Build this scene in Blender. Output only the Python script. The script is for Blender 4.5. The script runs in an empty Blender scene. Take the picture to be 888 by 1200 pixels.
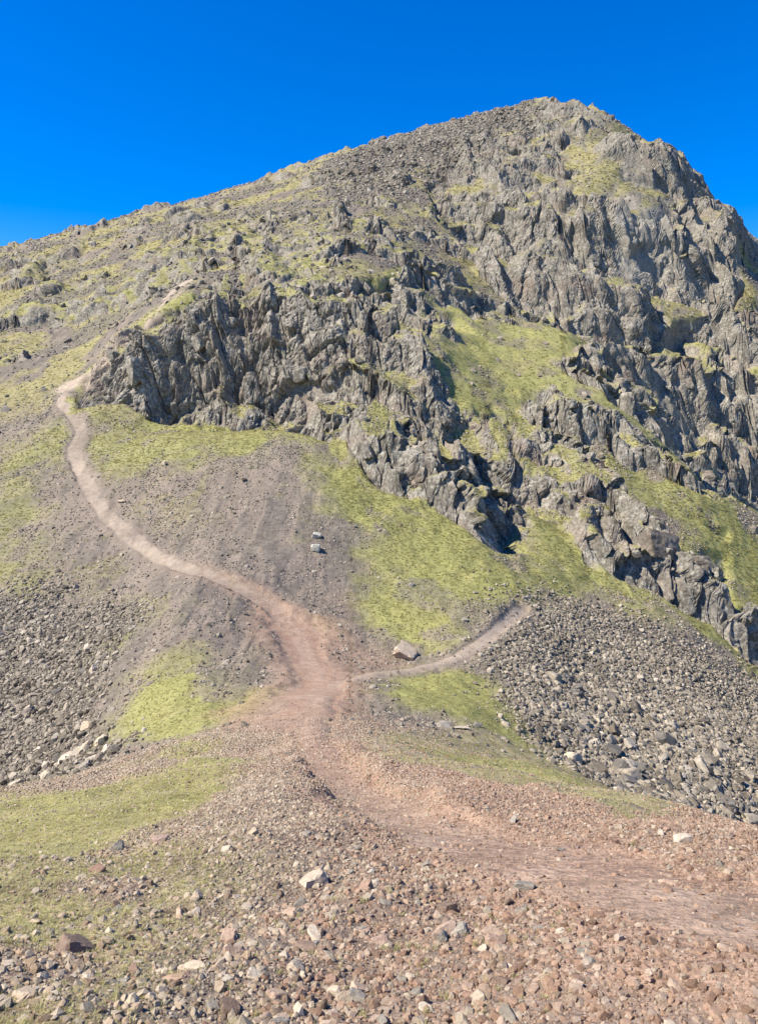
import bpy, bmesh, math, random
import numpy as np
from mathutils import Vector, Matrix, Quaternion

S = bpy.context.scene
COL = S.collection
random.seed(7)
RNG = np.random.default_rng(11)

# ------------------------------------------------------------------ camera
cam_data = bpy.data.cameras.new('camera')
cam = bpy.data.objects.new('camera', cam_data)
COL.objects.link(cam)
cam.location = (0, 0, 0)
cam.rotation_euler = (math.radians(90), 0, 0)
cam_data.sensor_fit = 'AUTO'
cam_data.sensor_width = 36.0
cam_data.lens = 27.0
cam_data.shift_y = -0.1            # rising-front view, as a levelled camera looking down the slope
cam_data.clip_start = 0.05
cam_data.clip_end = 5000
S.camera = cam

# ------------------------------------------------------------------ sky and sun
SUN_AZ = math.radians(-104)         # measured from the viewing direction, negative = to the left
SUN_EL = math.radians(50)
world = bpy.data.worlds.new('World')
S.world = world
world.use_nodes = True
wn = world.node_tree.nodes
wl = world.node_tree.links
bg = wn['Background']
sky = wn.new('ShaderNodeTexSky')
sky.sky_type = 'NISHITA'
sky.sun_disc = False
sky.sun_elevation = SUN_EL
sky.sun_rotation = SUN_AZ
sky.altitude = 800
sky.air_density = 1.0
sky.dust_density = 0.05
sky.ozone_density = 4.0
hs = wn.new('ShaderNodeHueSaturation')
hs.inputs['Hue'].default_value = 0.515
hs.inputs['Saturation'].default_value = 1.5
hs.inputs['Value'].default_value = 1.0
wl.new(sky.outputs[0], hs.inputs['Color'])
wl.new(hs.outputs[0], bg.inputs['Color'])
bg.inputs['Strength'].default_value = 0.105
sun_data = bpy.data.lights.new('sun', 'SUN')
sun_data.energy = 4.3
sun_data.angle = math.radians(0.6)
sun_data.color = (1.0, 0.93, 0.81)
sun = bpy.data.objects.new('sun', sun_data)
COL.objects.link(sun)
sd = Vector((math.sin(SUN_AZ)*math.cos(SUN_EL), math.cos(SUN_AZ)*math.cos(SUN_EL), math.sin(SUN_EL)))
sun.rotation_euler = sd.to_track_quat('Z', 'Y').to_euler()
sun.location = (-60, -20, 120)
S.view_settings.view_transform = 'Standard'
S.view_settings.look = 'None'
S.view_settings.exposure = 1.05
S.view_settings.gamma = 1.0
S.view_settings.use_curve_mapping = False

# ------------------------------------------------------------------ survey tables (metres; camera eye = origin)
CONTROL = [[-3.67,3.5,-2.8],[-4.93,4.7,-3.34],[-8.18,7.8,-4.59],[-12.59,12.0,-6.73],[-31.47,30.0,-16.67],[-54.54,52.0,-28.89],[-67.13,64.0,-29.16],[-86.01,82.0,-26.42],[-110.13,105.0,-19.83],[-141.6,135.0,-10.5],[-167.82,160.0,-1.78],[-209.78,200.0,13.33],[-304.18,290.0,35.44],[-419.56,400.0,44.44],[-545.42,520.0,34.67],[-2.5,3.5,-2.8],[-3.36,4.7,-3.24],[-5.58,7.8,-4.51],[-8.59,12.0,-6.51],[-12.88,18.0,-9.5],[-21.47,30.0,-15.83],[-32.2,45.0,-24.0],[-38.64,54.0,-27.9],[-42.93,60.0,-26.67],[-48.66,68.0,-25.69],[-54.38,76.0,-23.64],[-61.54,86.0,-21.02],[-70.12,98.0,-17.42],[-78.71,110.0,-13.44],[-89.44,125.0,-8.33],[-107.33,150.0,0.0],[-139.53,195.0,17.33],[-175.31,245.0,32.67],[-211.09,295.0,47.53],[-286.22,400.0,57.78],[-372.09,520.0,46.22],[-1.68,3.4,-2.72],[-2.32,4.7,-3.24],[-3.85,7.8,-4.51],[-5.43,11.0,-5.93],[-6.66,13.5,-6.98],[-8.39,17.0,-8.69],[-10.85,22.0,-11.15],[-13.32,27.0,-13.53],[-18.75,38.0,-19.84],[-24.67,50.0,-25.11],[-28.12,57.0,-25.33],[-31.57,64.0,-24.18],[-35.03,71.0,-22.09],[-39.47,80.0,-19.56],[-45.39,92.0,-16.36],[-50.81,103.0,-12.59],[-57.23,116.0,-7.73],[-64.13,130.0,-2.89],[-70.05,142.0,1.58],[-77.95,158.0,8.78],[-91.27,185.0,18.5],[-111.0,225.0,32.5],[-130.73,265.0,47.11],[-150.47,305.0,62.02],[-197.33,400.0,74.67],[-256.53,520.0,63.56],[-2.98,7.8,-4.51],[-4.2,11.0,-5.87],[-5.73,15.0,-7.5],[-8.79,23.0,-10.94],[-11.47,30.0,-13.9],[-15.29,40.0,-18.76],[-19.11,50.0,-22.5],[-21.02,55.0,-22.61],[-23.7,62.0,-22.04],[-27.14,71.0,-20.51],[-30.58,80.0,-18.67],[-34.02,89.0,-15.82],[-38.22,100.0,-12.22],[-42.81,112.0,-7.47],[-48.54,127.0,-1.41],[-52.75,138.0,3.07],[-57.33,150.0,8.33],[-64.98,170.0,15.11],[-72.62,190.0,23.22],[-81.41,213.0,33.13],[-93.64,245.0,46.28],[-108.93,285.0,61.75],[-119.25,312.0,73.49],[-152.89,400.0,86.67],[-0.92,3.4,-2.72],[-1.25,4.6,-3.17],[-2.09,7.7,-4.45],[-3.12,11.5,-6.01],[-4.34,16.0,-7.73],[-5.56,20.5,-9.52],[-7.32,27.0,-12.0],[-8.95,33.0,-14.12],[-12.2,45.0,-18.0],[-14.37,53.0,-18.84],[-16.0,59.0,-19.01],[-17.35,64.0,-18.49],[-19.25,71.0,-17.36],[-21.42,79.0,-16.68],[-24.4,90.0,-14.0],[-27.92,103.0,-9.16],[-31.99,118.0,-3.93],[-35.79,132.0,-1.32],[-37.41,138.0,6.13],[-38.77,143.0,12.71],[-40.67,150.0,20.0],[-44.73,165.0,25.67],[-54.22,200.0,37.78],[-65.07,240.0,53.33],[-78.62,290.0,72.5],[-88.92,328.0,86.74],[-113.87,420.0,101.73],[-1.22,7.6,-4.39],[-1.76,11.0,-5.74],[-2.56,16.0,-7.64],[-3.52,22.0,-9.9],[-4.8,30.0,-12.67],[-6.72,42.0,-16.33],[-8.64,54.0,-19.2],[-10.08,63.0,-19.6],[-11.36,71.0,-18.93],[-12.8,80.0,-16.0],[-14.72,92.0,-12.27],[-16.16,101.0,-8.98],[-17.76,111.0,-4.93],[-18.88,118.0,-3.28],[-20.48,128.0,-2.42],[-21.6,135.0,4.5],[-22.56,141.0,12.53],[-23.68,148.0,21.38],[-25.6,160.0,26.67],[-30.4,190.0,38.0],[-36.0,225.0,52.5],[-44.0,275.0,73.33],[-54.4,340.0,100.87],[-68.8,430.0,117.06],[0.02,3.4,-2.72],[0.03,4.6,-3.17],[0.05,7.5,-4.33],[0.07,11.0,-5.74],[0.12,18.0,-8.4],[0.17,25.0,-10.83],[0.22,33.0,-13.57],[0.31,46.0,-17.38],[0.39,59.0,-20.32],[0.44,66.0,-21.27],[0.49,74.0,-19.73],[0.54,81.0,-18.0],[0.59,88.0,-15.64],[0.64,96.0,-12.8],[0.71,106.0,-9.42],[0.77,115.0,-6.39],[0.81,121.0,-2.69],[0.87,130.0,4.33],[0.93,140.0,12.44],[0.99,149.0,19.87],[1.1,165.0,27.5],[1.23,185.0,37.0],[1.41,212.0,49.47],[1.6,240.0,64.0],[1.75,262.0,77.14],[1.97,295.0,95.06],[2.3,345.0,120.37],[2.87,430.0,138.56],[3.6,540.0,138.0],[1.3,7.5,-4.33],[1.82,10.5,-5.6],[2.86,16.5,-8.25],[3.99,23.0,-10.73],[4.85,28.0,-12.63],[5.89,34.0,-15.56],[7.97,46.0,-19.83],[9.19,53.0,-21.49],[10.75,62.0,-22.04],[12.13,70.0,-21.78],[13.69,79.0,-20.63],[15.08,87.0,-19.33],[16.81,97.0,-17.24],[18.2,105.0,-14.0],[19.76,114.0,-10.13],[21.49,124.0,-5.51],[23.4,135.0,0.0],[25.65,148.0,6.58],[29.12,168.0,14.93],[32.07,185.0,22.61],[36.75,212.0,35.33],[40.21,232.0,48.98],[43.33,250.0,63.89],[46.8,270.0,81.0],[51.13,295.0,98.33],[55.81,322.0,117.35],[59.8,345.0,133.02],[72.8,420.0,154.93],[1.94,7.4,-4.28],[2.88,11.0,-5.81],[4.72,18.0,-8.9],[5.77,22.0,-10.56],[7.87,30.0,-14.83],[10.49,40.0,-19.56],[13.64,52.0,-23.98],[16.26,62.0,-24.8],[18.88,72.0,-24.8],[21.5,82.0,-23.69],[23.86,91.0,-22.24],[25.96,99.0,-19.8],[28.06,107.0,-16.64],[30.94,118.0,-10.49],[34.61,132.0,-2.93],[38.55,147.0,4.9],[41.96,160.0,11.56],[45.1,172.0,15.29],[49.3,188.0,19.84],[55.59,212.0,32.98],[61.36,234.0,49.4],[66.08,252.0,67.2],[72.11,275.0,88.61],[81.29,310.0,113.67],[88.63,338.0,134.45],[104.89,400.0,148.89],[141.6,540.0,156.0],[69.18,344.0,134.16],[78.28,342.0,136.04],[74.85,327.0,124.26],[69.81,305.0,108.44],[97.73,337.0,132.18],[91.64,316.0,115.87],[108.27,243.0,36.45],[114.51,257.0,51.4],[122.53,275.0,70.28],[127.87,287.0,81.64],[151.49,340.0,82.36],[133.76,288.0,67.2],[126.33,272.0,52.89],[141.42,296.0,65.12],[134.73,282.0,54.83],[1.16,3.4,-2.72],[1.56,4.6,-3.17],[2.48,7.3,-4.22],[3.74,11.0,-5.89],[5.1,15.0,-7.7],[6.12,18.0,-9.08],[8.5,25.0,-13.06],[11.9,35.0,-18.47],[17.0,50.0,-24.72],[20.4,60.0,-26.67],[23.8,70.0,-27.22],[27.2,80.0,-26.67],[30.6,90.0,-25.0],[32.98,97.0,-22.63],[36.72,108.0,-16.8],[42.5,125.0,-11.11],[48.28,142.0,-3.16],[51.68,152.0,2.03],[56.44,166.0,-4.61],[62.56,184.0,3.68],[68.0,200.0,17.78],[76.5,225.0,35.0],[81.6,240.0,50.67],[87.72,258.0,71.67],[91.8,270.0,82.5],[101.32,298.0,98.34],[106.08,312.0,106.77],[125.8,370.0,117.17],[3.01,7.2,-4.16],[3.97,9.5,-5.13],[5.43,13.0,-7.11],[8.36,20.0,-11.22],[13.37,32.0,-17.96],[20.05,48.0,-25.33],[25.07,60.0,-28.0],[30.5,73.0,-29.2],[35.09,84.0,-28.0],[38.44,92.0,-26.58],[41.36,99.0,-24.2],[46.79,112.0,-19.91],[50.97,122.0,-14.91],[55.15,132.0,-11.73],[62.67,150.0,-17.0],[71.02,170.0,-14.36],[78.54,188.0,-4.18],[81.47,195.0,8.67],[86.9,208.0,18.49],[96.92,232.0,33.51],[104.44,250.0,50.0],[111.96,268.0,68.49],[116.98,280.0,82.44],[121.99,292.0,89.87],[146.22,350.0,95.28],[1.68,3.4,-2.72],[2.27,4.6,-3.17],[3.55,7.2,-4.16],[4.24,8.6,-4.68],[5.92,12.0,-6.75],[8.88,18.0,-10.6],[13.81,28.0,-16.8],[20.72,42.0,-24.27],[28.12,57.0,-30.53],[33.55,68.0,-31.73],[38.48,78.0,-32.07],[43.41,88.0,-31.29],[47.85,97.0,-30.18],[54.27,110.0,-26.89],[59.69,121.0,-21.51],[64.13,130.0,-18.2],[73.51,149.0,-23.84],[82.88,168.0,-23.52],[91.27,185.0,-20.14],[94.72,192.0,-8.53],[99.65,202.0,8.98],[107.05,217.0,19.29],[120.87,245.0,36.75],[138.13,280.0,54.44],[148.0,300.0,65.67],[172.67,350.0,66.11],[222.0,450.0,60.0],[2.29,3.4,-2.72],[3.03,4.5,-3.1],[4.58,6.8,-3.93],[6.06,9.0,-5.05],[9.43,14.0,-8.4],[16.16,24.0,-15.2],[26.93,40.0,-25.33],[40.4,60.0,-34.67],[52.52,78.0,-36.4],[65.99,98.0,-34.84],[77.43,115.0,-30.67],[90.9,135.0,-27.0],[107.73,160.0,-30.22],[124.57,185.0,-24.67],[141.4,210.0,-4.67],[161.6,240.0,16.0],[195.27,290.0,30.61],[228.93,340.0,34.0],[296.27,440.0,29.33],[3.51,3.3,-2.64],[4.78,4.5,-3.1],[7.44,7.0,-4.43],[12.75,12.0,-8.0],[23.37,22.0,-15.4],[53.11,50.0,-33.33],[90.29,85.0,-44.39],[127.47,120.0,-42.67],[169.96,160.0,-39.11],[212.44,200.0,-26.67],[276.18,260.0,-11.56],[361.16,340.0,-3.78],[478.0,450.0,-5.0],[-2.84,1.9,-2.07],[-1.36,1.9,-2.07],[0.0,1.9,-2.07],[1.17,1.9,-2.07],[2.86,1.9,-2.07]]
REGION = {"grass_mound":[[-9.5,11.49],[-9.77,17.45],[-8.98,18.2],[-6.88,18.01],[-5.19,19.15],[-3.74,21.87],[-2.83,19.31],[-2.56,15.97],[-2.79,12.93],[-2.96,10.1],[-3.33,8.71],[-3.73,7.56],[-5.78,7.0]],
"grass_sparse":[[-7.6,8.11],[-4.16,8.42],[-3.34,10.23],[-2.03,8.53],[-1.37,6.71],[-1.23,5.43],[-1.36,4.46],[-1.33,3.8],[-1.14,2.67],[-2.06,2.2]],
"grass_strip":[[-18.13,30.0],[-13.52,27.41],[-10.9,27.71],[-8.42,28.72],[-7.94,36.84],[-6.68,29.45],[-6.86,24.31],[-8.22,21.51],[-9.87,20.0]],
"grass_patch":[[-21.92,67.1],[-18.72,60.38],[-12.88,59.74],[-8.86,57.39],[-7.95,45.02],[-9.39,39.5],[-12.95,42.53],[-19.83,53.76],[-20.47,57.76],[-21.32,63.11]],
"grass_shelf":[[-0.42,27.01],[1.71,27.47],[5.76,38.11],[10.23,42.62],[5.48,16.66],[3.05,10.72],[3.1,14.25],[2.39,18.55],[0.81,20.31]],
"grass_dip":[[-0.25,55.14],[3.81,61.27],[7.45,66.39],[10.3,63.51],[10.78,57.76],[11.91,54.67],[16.28,53.08],[13.8,45.0],[8.71,40.0],[5.65,43.8],[2.78,44.74],[0.3,45.4]],
"grass_flank":[[-17.33,116.41],[-11.78,112.78],[-2.82,105.86],[6.3,101.27],[14.21,94.06],[21.14,97.08],[23.57,102.99],[27.16,99.36],[31.79,96.67],[38.0,96.06],[42.93,97.08],[51.54,115.67],[54.87,125.33],[62.86,122.72],[64.21,114.22],[52.99,94.25],[44.48,90.17],[35.52,89.79],[25.92,91.12],[19.43,89.22],[14.36,80.28],[9.1,70.58],[5.15,65.28],[2.68,66.95],[-0.3,68.53],[-2.75,72.85],[-1.77,83.75],[-5.76,96.06],[-11.74,106.76]],
"grass_knoll":[[-48.3,129.37],[-35.67,131.57],[-20.44,127.74],[-12.3,111.83],[-13.3,104.97],[-21.96,107.43],[-30.0,106.31],[-39.25,109.03]],
"grass_hanging":[[19.67,175.32],[31.77,183.27],[43.52,181.34],[50.09,183.27],[33.29,152.84],[20.56,136.09],[14.73,131.29],[14.86,142.26]],
"grass_left":[[-73.39,102.56],[-47.59,96.47],[-41.92,91.12],[-36.42,81.14],[-39.52,80.11],[-59.05,82.52]],
"grass_left2":[[-69.18,114.46],[-56.59,114.7],[-53.93,120.15],[-51.17,124.81],[-47.06,113.26],[-48.08,104.53],[-62.78,103.87]],
"scree_right":[[15.11,80.96],[25.43,89.41],[34.99,88.47],[43.74,88.66],[56.18,90.93],[38.3,62.0],[25.65,52.0],[17.4,44.0],[14.11,46.0],[10.53,46.0],[10.78,57.76],[10.3,63.51],[8.76,67.95]],
"scree_left":[[-64.85,84.1],[-39.52,80.11],[-33.5,80.62],[-23.11,70.73],[-20.83,61.66],[-19.65,53.76],[-13.92,41.2],[-20.48,48.0],[-23.68,48.0],[-37.01,48.0]],
"dirt_knoll":[[-38.2,109.49],[-28.58,105.41],[-18.31,106.98],[-12.16,105.19],[-5.69,94.85],[-2.05,83.75],[-2.91,72.85],[-0.3,68.09],[1.87,64.73],[-0.95,60.76],[-4.46,62.71],[-8.07,69.84],[-12.84,75.04],[-19.94,80.11],[-27.11,89.03],[-34.52,98.94]],
"dirt_left":[[-52.7,128.55],[-46.23,108.34],[-43.91,95.46],[-34.47,80.79],[-23.11,70.73],[-17.4,64.19],[-7.54,59.49],[-7.49,68.09],[-12.47,72.85],[-23.09,81.82],[-34.51,95.86],[-42.83,112.07]],
"dark_junction":[[-3.82,78.11],[-1.1,70.88],[2.62,65.42],[-1.62,60.63],[-4.56,64.19],[-5.74,69.84]],
"hill_scree":[[-57.28,159.1],[-61.88,228.26],[-26.16,250.48],[8.08,279.54],[18.21,248.37],[23.15,216.99],[6.98,174.58],[-19.44,153.49],[-36.34,152.84]],
"gravel_grey":[[-2.22,17.56],[-0.4,14.96],[0.41,10.16],[-0.03,7.03],[-0.5,5.41],[-0.81,4.43],[-0.85,3.41],[-1.02,2.68],[-1.45,3.4],[-1.41,4.18],[-1.29,5.43],[-1.74,7.66],[-2.58,10.38]],
"rake_summit":[[68.8,293.45],[85.45,312.63],[109.78,333.78],[114.37,330.97],[91.33,297.82],[76.25,278.95]],
"rake_face":[[74.34,271.97],[85.8,277.78],[83.32,266.85],[70.9,254.21],[61.32,244.21],[57.86,246.81],[66.22,257.99]],
"ledge_face":[[81.07,234.61],[91.54,238.11],[101.91,237.6],[94.56,226.34],[84.5,226.34]],
"gully_grass":[[22.54,107.89],[24.28,106.08],[27.74,101.48],[29.4,95.86],[19.97,91.7],[19.89,97.29]],
"summit_scree":[[-23.49,330.27],[2.4,359.37],[47.91,371.72],[69.44,365.49],[71.17,326.8],[39.79,308.7],[18.59,274.28],[7.34,254.21],[-12.02,245.77]],
"dirt_shelf":[[-1.33,30.79],[3.58,42.44],[7.99,46.08],[12.63,48.17],[17.12,47.26],[5.4,13.66],[3.12,9.48],[2.88,13.21],[2.13,16.55],[1.07,17.19],[-0.08,17.9],[-0.85,22.43]],
"ribbed_slope":[[-25.4,158.76],[-24.76,237.1],[-6.78,254.21],[18.96,258.54],[24.51,218.36],[32.21,198.58],[21.36,190.37],[7.1,177.56],[-10.87,152.84]],
"bare_slab":[[77.04,249.42],[89.44,256.36],[99.18,257.99],[91.68,242.67],[77.92,230.68],[74.98,237.6]]}
CRAG = {"left_crag":[[-50.44,133.53],[-53.56,143.46],[-51.66,148.08],[-45.95,150.92],[-34.35,151.56],[-19.16,151.24],[-4.05,151.88],[11.8,189.56],[22.1,196.91],[17.37,154.79],[13.42,132.68],[6.37,124.54],[-1.84,118.39],[-8.45,118.89],[-15.41,121.68],[-23.62,129.64],[-35.82,132.13]],
"middle_buttress":[[-4.63,115.67],[0.82,122.97],[14.27,133.81],[22.26,137.24],[19.92,116.41],[22.54,107.89],[20.63,97.7],[15.42,95.05],[10.69,100.2],[4.12,102.99],[-1.67,107.43]],
"lower_buttress":[[22.57,137.24],[33.57,154.14],[52.42,187.97],[67.51,186.39],[77.62,174.21],[51.54,115.67],[43.3,97.9],[37.17,96.67],[32.13,97.7],[23.57,102.99],[20.6,114.46]],
"summit_crag":[[18.01,265.73],[23.3,295.31],[42.84,332.37],[70.4,360.0],[81.94,358.0],[102.08,352.0],[103.88,345.0],[94.68,317.96],[80.21,293.45],[61.78,283.7],[42.06,278.36],[24.86,260.18]],
"great_face":[[17.82,262.94],[41.8,276.61],[61.39,281.91],[85.43,300.34],[106.05,328.0],[114.11,325.0],[120.12,308.0],[99.34,256.91],[91.35,237.6],[74.09,204.53],[54.15,190.37],[39.33,180.58],[32.21,198.58],[24.51,218.36],[18.53,245.25]],
"shoulder_crag":[[118.32,306.0],[137.36,306.0],[151.23,318.0],[124.99,269.12],[116.14,244.21],[89.53,226.34],[91.35,237.6],[99.34,256.91]],
"gully_wall":[[53.47,187.97],[73.62,203.24],[94.25,219.75],[122.44,241.65],[129.5,225.87],[103.26,183.66],[87.04,176.44],[77.96,177.18],[67.94,187.57]],
"foot_outcrop":[[42.75,96.67],[48.34,102.13],[52.2,101.91],[49.29,97.29],[43.66,94.45]]}
TRACK = {"main":[[[-3.07,38.35],[-3.99,54.44],[-6.99,68.38],[-10.24,73.16],[-14.57,75.36],[-19.13,78.61],[-25.09,85.53],[-29.83,91.32],[-34.34,96.88],[-38.45,102.99],[-43.1,110.19],[-46.34,117.15],[-47.41,122.97],[-50.96,128.82],[-56.61,136.95],[-58.46,143.77]],
1.0],"side":[[[-4.81,46.08],[-2.72,55.72],[-0.27,60.5],[4.33,63.92],[7.11,66.67],[9.92,70.88],[15.02,80.45]],
0.8],"front":[[[-3.54,40.34],[-1.99,24.83],[-0.64,14.83],[0.18,10.29],[0.89,8.32],[1.58,7.24],[1.85,6.05],[2.12,5.36],[2.45,4.85],[3.07,4.21]],
0.75],"junction":[[[-4.34,34.29],[-4.32,56.31],[-7.7,69.99]],
2.3],"rise":[[[-58.46,143.77],[-51.87,144.07],[-48.27,147.77],[-44.6,150.92],[-42.14,155.45]],
2.4],"upper":[[[-43.22,159.43],[-39.91,176.06]],
2.0]}
SPOT = {"path_boulder":[[2.39,67.24]],
"pale_stones":[[-7.1,87.54],[-6.99,84.99]],
"brown_slab":[[36.91,101.27]],
"slab_foot":[[41.55,99.99]],
"slab_top":[[35.84,109.73]],
"block_mid":[[41.92,127.47]],
"long_slab":[[33.96,119.39]],
"dip_stones":[[3.67,43.44],[5.86,45.5],[7.23,44.55],[4.69,43.99]],
"slope_stones":[[-33.23,99.36],[-17.55,99.99],[-29.77,106.76],[-136.38,328.19]]}

# BEGIN BASE
_C = np.array(CONTROL, float)
def _polar(x, y):
    ye = np.maximum(y, 1.0)
    r = np.hypot(x, ye)
    return np.arctan2(x, ye), np.log(r), r, ye
def _tps_fit():
    a, l, r, _ = _polar(_C[:, 0], _C[:, 1])
    v = _C[:, 2]/r
    d2 = (a[:, None]-a[None])**2 + (l[:, None]-l[None])**2
    K = 0.5*d2*np.log(d2+1e-12)
    n = len(v)
    M = np.zeros((n+3, n+3))
    M[:n, :n] = K + np.eye(n)*6e-4
    Pm = np.stack([np.ones(n), a, l], 1)
    M[:n, n:] = Pm
    M[n:, :n] = Pm.T
    sol = np.linalg.solve(M, np.r_[v, 0, 0, 0])
    return a, l, sol[:n], sol[n:]
_TA, _TL, _TW, _TP = _tps_fit()
def base_height(x, y):
    """smooth lie of the land: height of the ground at plan position x, y"""
    x = np.asarray(x, float); y = np.asarray(y, float)
    a, l, r, ye = _polar(x, y)
    out = _TP[0] + _TP[1]*a + _TP[2]*l
    sh = out.shape
    a = a.ravel(); l = l.ravel(); o = out.ravel().copy()
    for s in range(0, len(a), 20000):
        e = s+20000
        d2 = (a[s:e, None]-_TA[None])**2 + (l[s:e, None]-_TL[None])**2
        o[s:e] += (0.5*d2*np.log(d2+1e-12)) @ _TW
    return o.reshape(sh)*r + 0.3*(ye-y)
# END BASE

# ------------------------------------------------------------------ noise
def _hash(*c, seed=0):
    h = np.full(c[0].shape, (seed*0x9E3779B1 + 0x7F4A7C15) & 0xFFFFFFFF, np.uint32)
    for k, q in zip((0x85EBCA6B, 0xC2B2AE35, 0x27D4EB2F), c):
        h ^= (q.astype(np.int64) & 0xFFFFFFFF).astype(np.uint32)*np.uint32(k)
        h ^= h >> np.uint32(15)
        h *= np.uint32(0x2C1B3C6D)
        h ^= h >> np.uint32(12)
    return h
def _h01(*c, seed=0):
    return _hash(*c, seed=seed).astype(np.float32)/np.float32(4294967295.0)
def vnoise(*p, seed=0):
    """value noise in -1..1, two or three coordinates"""
    i = [np.floor(q) for q in p]
    f = [(q-k).astype(np.float32) for q, k in zip(p, i)]
    f = [t*t*t*(t*(t*6-15)+10) for t in f]
    ii = [k.astype(np.int32) for k in i]
    n = len(p)
    res = 0
    for corner in range(2**n):
        w = 1.0
        cc = []
        for d in range(n):
            b = (corner >> d) & 1
            cc.append(ii[d]+b)
            w = w*(f[d] if b else 1-f[d])
        res = res + w*_h01(*cc, seed=seed)
    return res*2-1
def fbm(*p, octaves=4, seed=0, gain=0.5):
    a, s, t = 1.0, 0.0, 0.0
    for o in range(octaves):
        s = s + a*vnoise(*[q*(2.03**o) for q in p], seed=seed+o*17)
        t += a
        a *= gain
    return s/t
def sstep(a, b, x):
    t = np.clip((x-a)/(b-a), 0, 1)
    return t*t*(3-2*t)
def cells(x, y, z, sx, sy, sz, seed):
    """jointed rock: per-cell random value, tilt of the cell's face, and distance to the joint"""
    q = np.stack([x/sx, y/sy, z/sz], 0).astype(np.float32)
    ib = np.floor(q).astype(np.int32)
    n = q.shape[1]
    d1 = np.full(n, 9, np.float32); d2 = np.full(n, 9, np.float32)
    rv = np.zeros(n, np.float32); tl = np.zeros(n, np.float32)
    for ox in (-1, 0, 1):
        for oy in (-1, 0, 1):
            for oz in (-1, 0, 1):
                c = [ib[0]+ox, ib[1]+oy, ib[2]+oz]
                h = _hash(*c, seed=seed)
                jx = (h & np.uint32(1023)).astype(np.float32)/1023
                jy = ((h >> np.uint32(10)) & np.uint32(1023)).astype(np.float32)/1023
                jz = ((h >> np.uint32(20)) & np.uint32(1023)).astype(np.float32)/1023
                dx = q[0]-c[0]-jx; dy = q[1]-c[1]-jy; dz = q[2]-c[2]-jz
                d = dx*dx+dy*dy+dz*dz
                near = d < d1
                d2 = np.where(near, d1, np.minimum(d2, d))
                h2 = h*np.uint32(2654435761)
                h2 ^= h2 >> np.uint32(13)
                r0 = (h2 & np.uint32(255)).astype(np.float32)/255
                ta = ((h2 >> np.uint32(8)) & np.uint32(255)).astype(np.float32)/127.5-1
                tb = ((h2 >> np.uint32(16)) & np.uint32(255)).astype(np.float32)/127.5-1
                tl = np.where(near, dx*ta+dy*ta*0.6+dz*tb, tl)
                rv = np.where(near, r0, rv)
                d1 = np.where(near, d, d1)
    return rv, tl, np.sqrt(d2)-np.sqrt(d1)

# ------------------------------------------------------------------ regions in plan
def poly_dist(poly, x, y):
    """signed distance to a plan polygon, negative inside"""
    P = np.array(poly, np.float32)
    Q = np.roll(P, -1, 0)
    d = np.full(x.shape, 1e9, np.float32)
    inside = np.zeros(x.shape, bool)
    for (ax, ay), (bx, by) in zip(P, Q):
        ex, ey = bx-ax, by-ay
        L = ex*ex+ey*ey+1e-9
        t = np.clip(((x-ax)*ex+(y-ay)*ey)/L, 0, 1)
        d = np.minimum(d, (x-ax-t*ex)**2+(y-ay-t*ey)**2)
        c = ((ay > y) != (by > y))
        if by != ay:
            inside ^= c & (x < (bx-ax)*(y-ay)/(by-ay)+ax)
    d = np.sqrt(d)
    return np.where(inside, -d, d)
def line_dist(line, x, y):
    d = np.full(x.shape, 1e9, np.float32)
    for (ax, ay), (bx, by) in zip(line[:-1], line[1:]):
        ex, ey = bx-ax, by-ay
        t = np.clip(((x-ax)*ex+(y-ay)*ey)/(ex*ex+ey*ey+1e-9), 0, 1)
        d = np.minimum(d, (x-ax-t*ex)**2+(y-ay-t*ey)**2)
    return np.sqrt(d)

# ------------------------------------------------------------------ terrain grid (fan of profiles from a station behind the camera)
OY = -6.0
N_IN, N_OUT, N_DENSE, N_ROW = 800, 50, 2400, 1300
az_in = np.linspace(-0.50, 0.50, N_IN)
step = az_in[1]-az_in[0]
g = np.geomspace(step*1.5, 0.055, N_OUT).cumsum()
AZ = np.r_[(-0.50-g)[::-1], az_in, 0.50+g]
NC = len(AZ)
LR = np.linspace(math.log(3.0), math.log(520.0), N_DENSE)
ca = np.arange(0, NC, 2); ca = np.unique(np.r_[ca, NC-1])
cr = np.arange(0, N_DENSE, 4); cr = np.unique(np.r_[cr, N_DENSE-1])
RR = np.exp(LR)
bx = RR[cr][None]*np.sin(AZ[ca])[:, None]
by = RR[cr][None]*np.cos(AZ[ca])[:, None]+OY
zc = base_height(bx, by)
tmp = np.empty((len(ca), N_DENSE))
for k in range(len(ca)):
    tmp[k] = np.interp(LR, LR[cr], zc[k])
zb = np.empty((NC, N_DENSE), np.float32)
pos = np.interp(np.arange(NC), ca, np.arange(len(ca)))
i0 = np.minimum(pos.astype(int), len(ca)-2); fr = (pos-i0)[:, None]
zb[:] = tmp[i0]*(1-fr)+tmp[i0+1]*fr
DX = (RR[None]*np.sin(AZ)[:, None]).astype(np.float32)
DY = (RR[None]*np.cos(AZ)[:, None]+OY).astype(np.float32)

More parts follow.
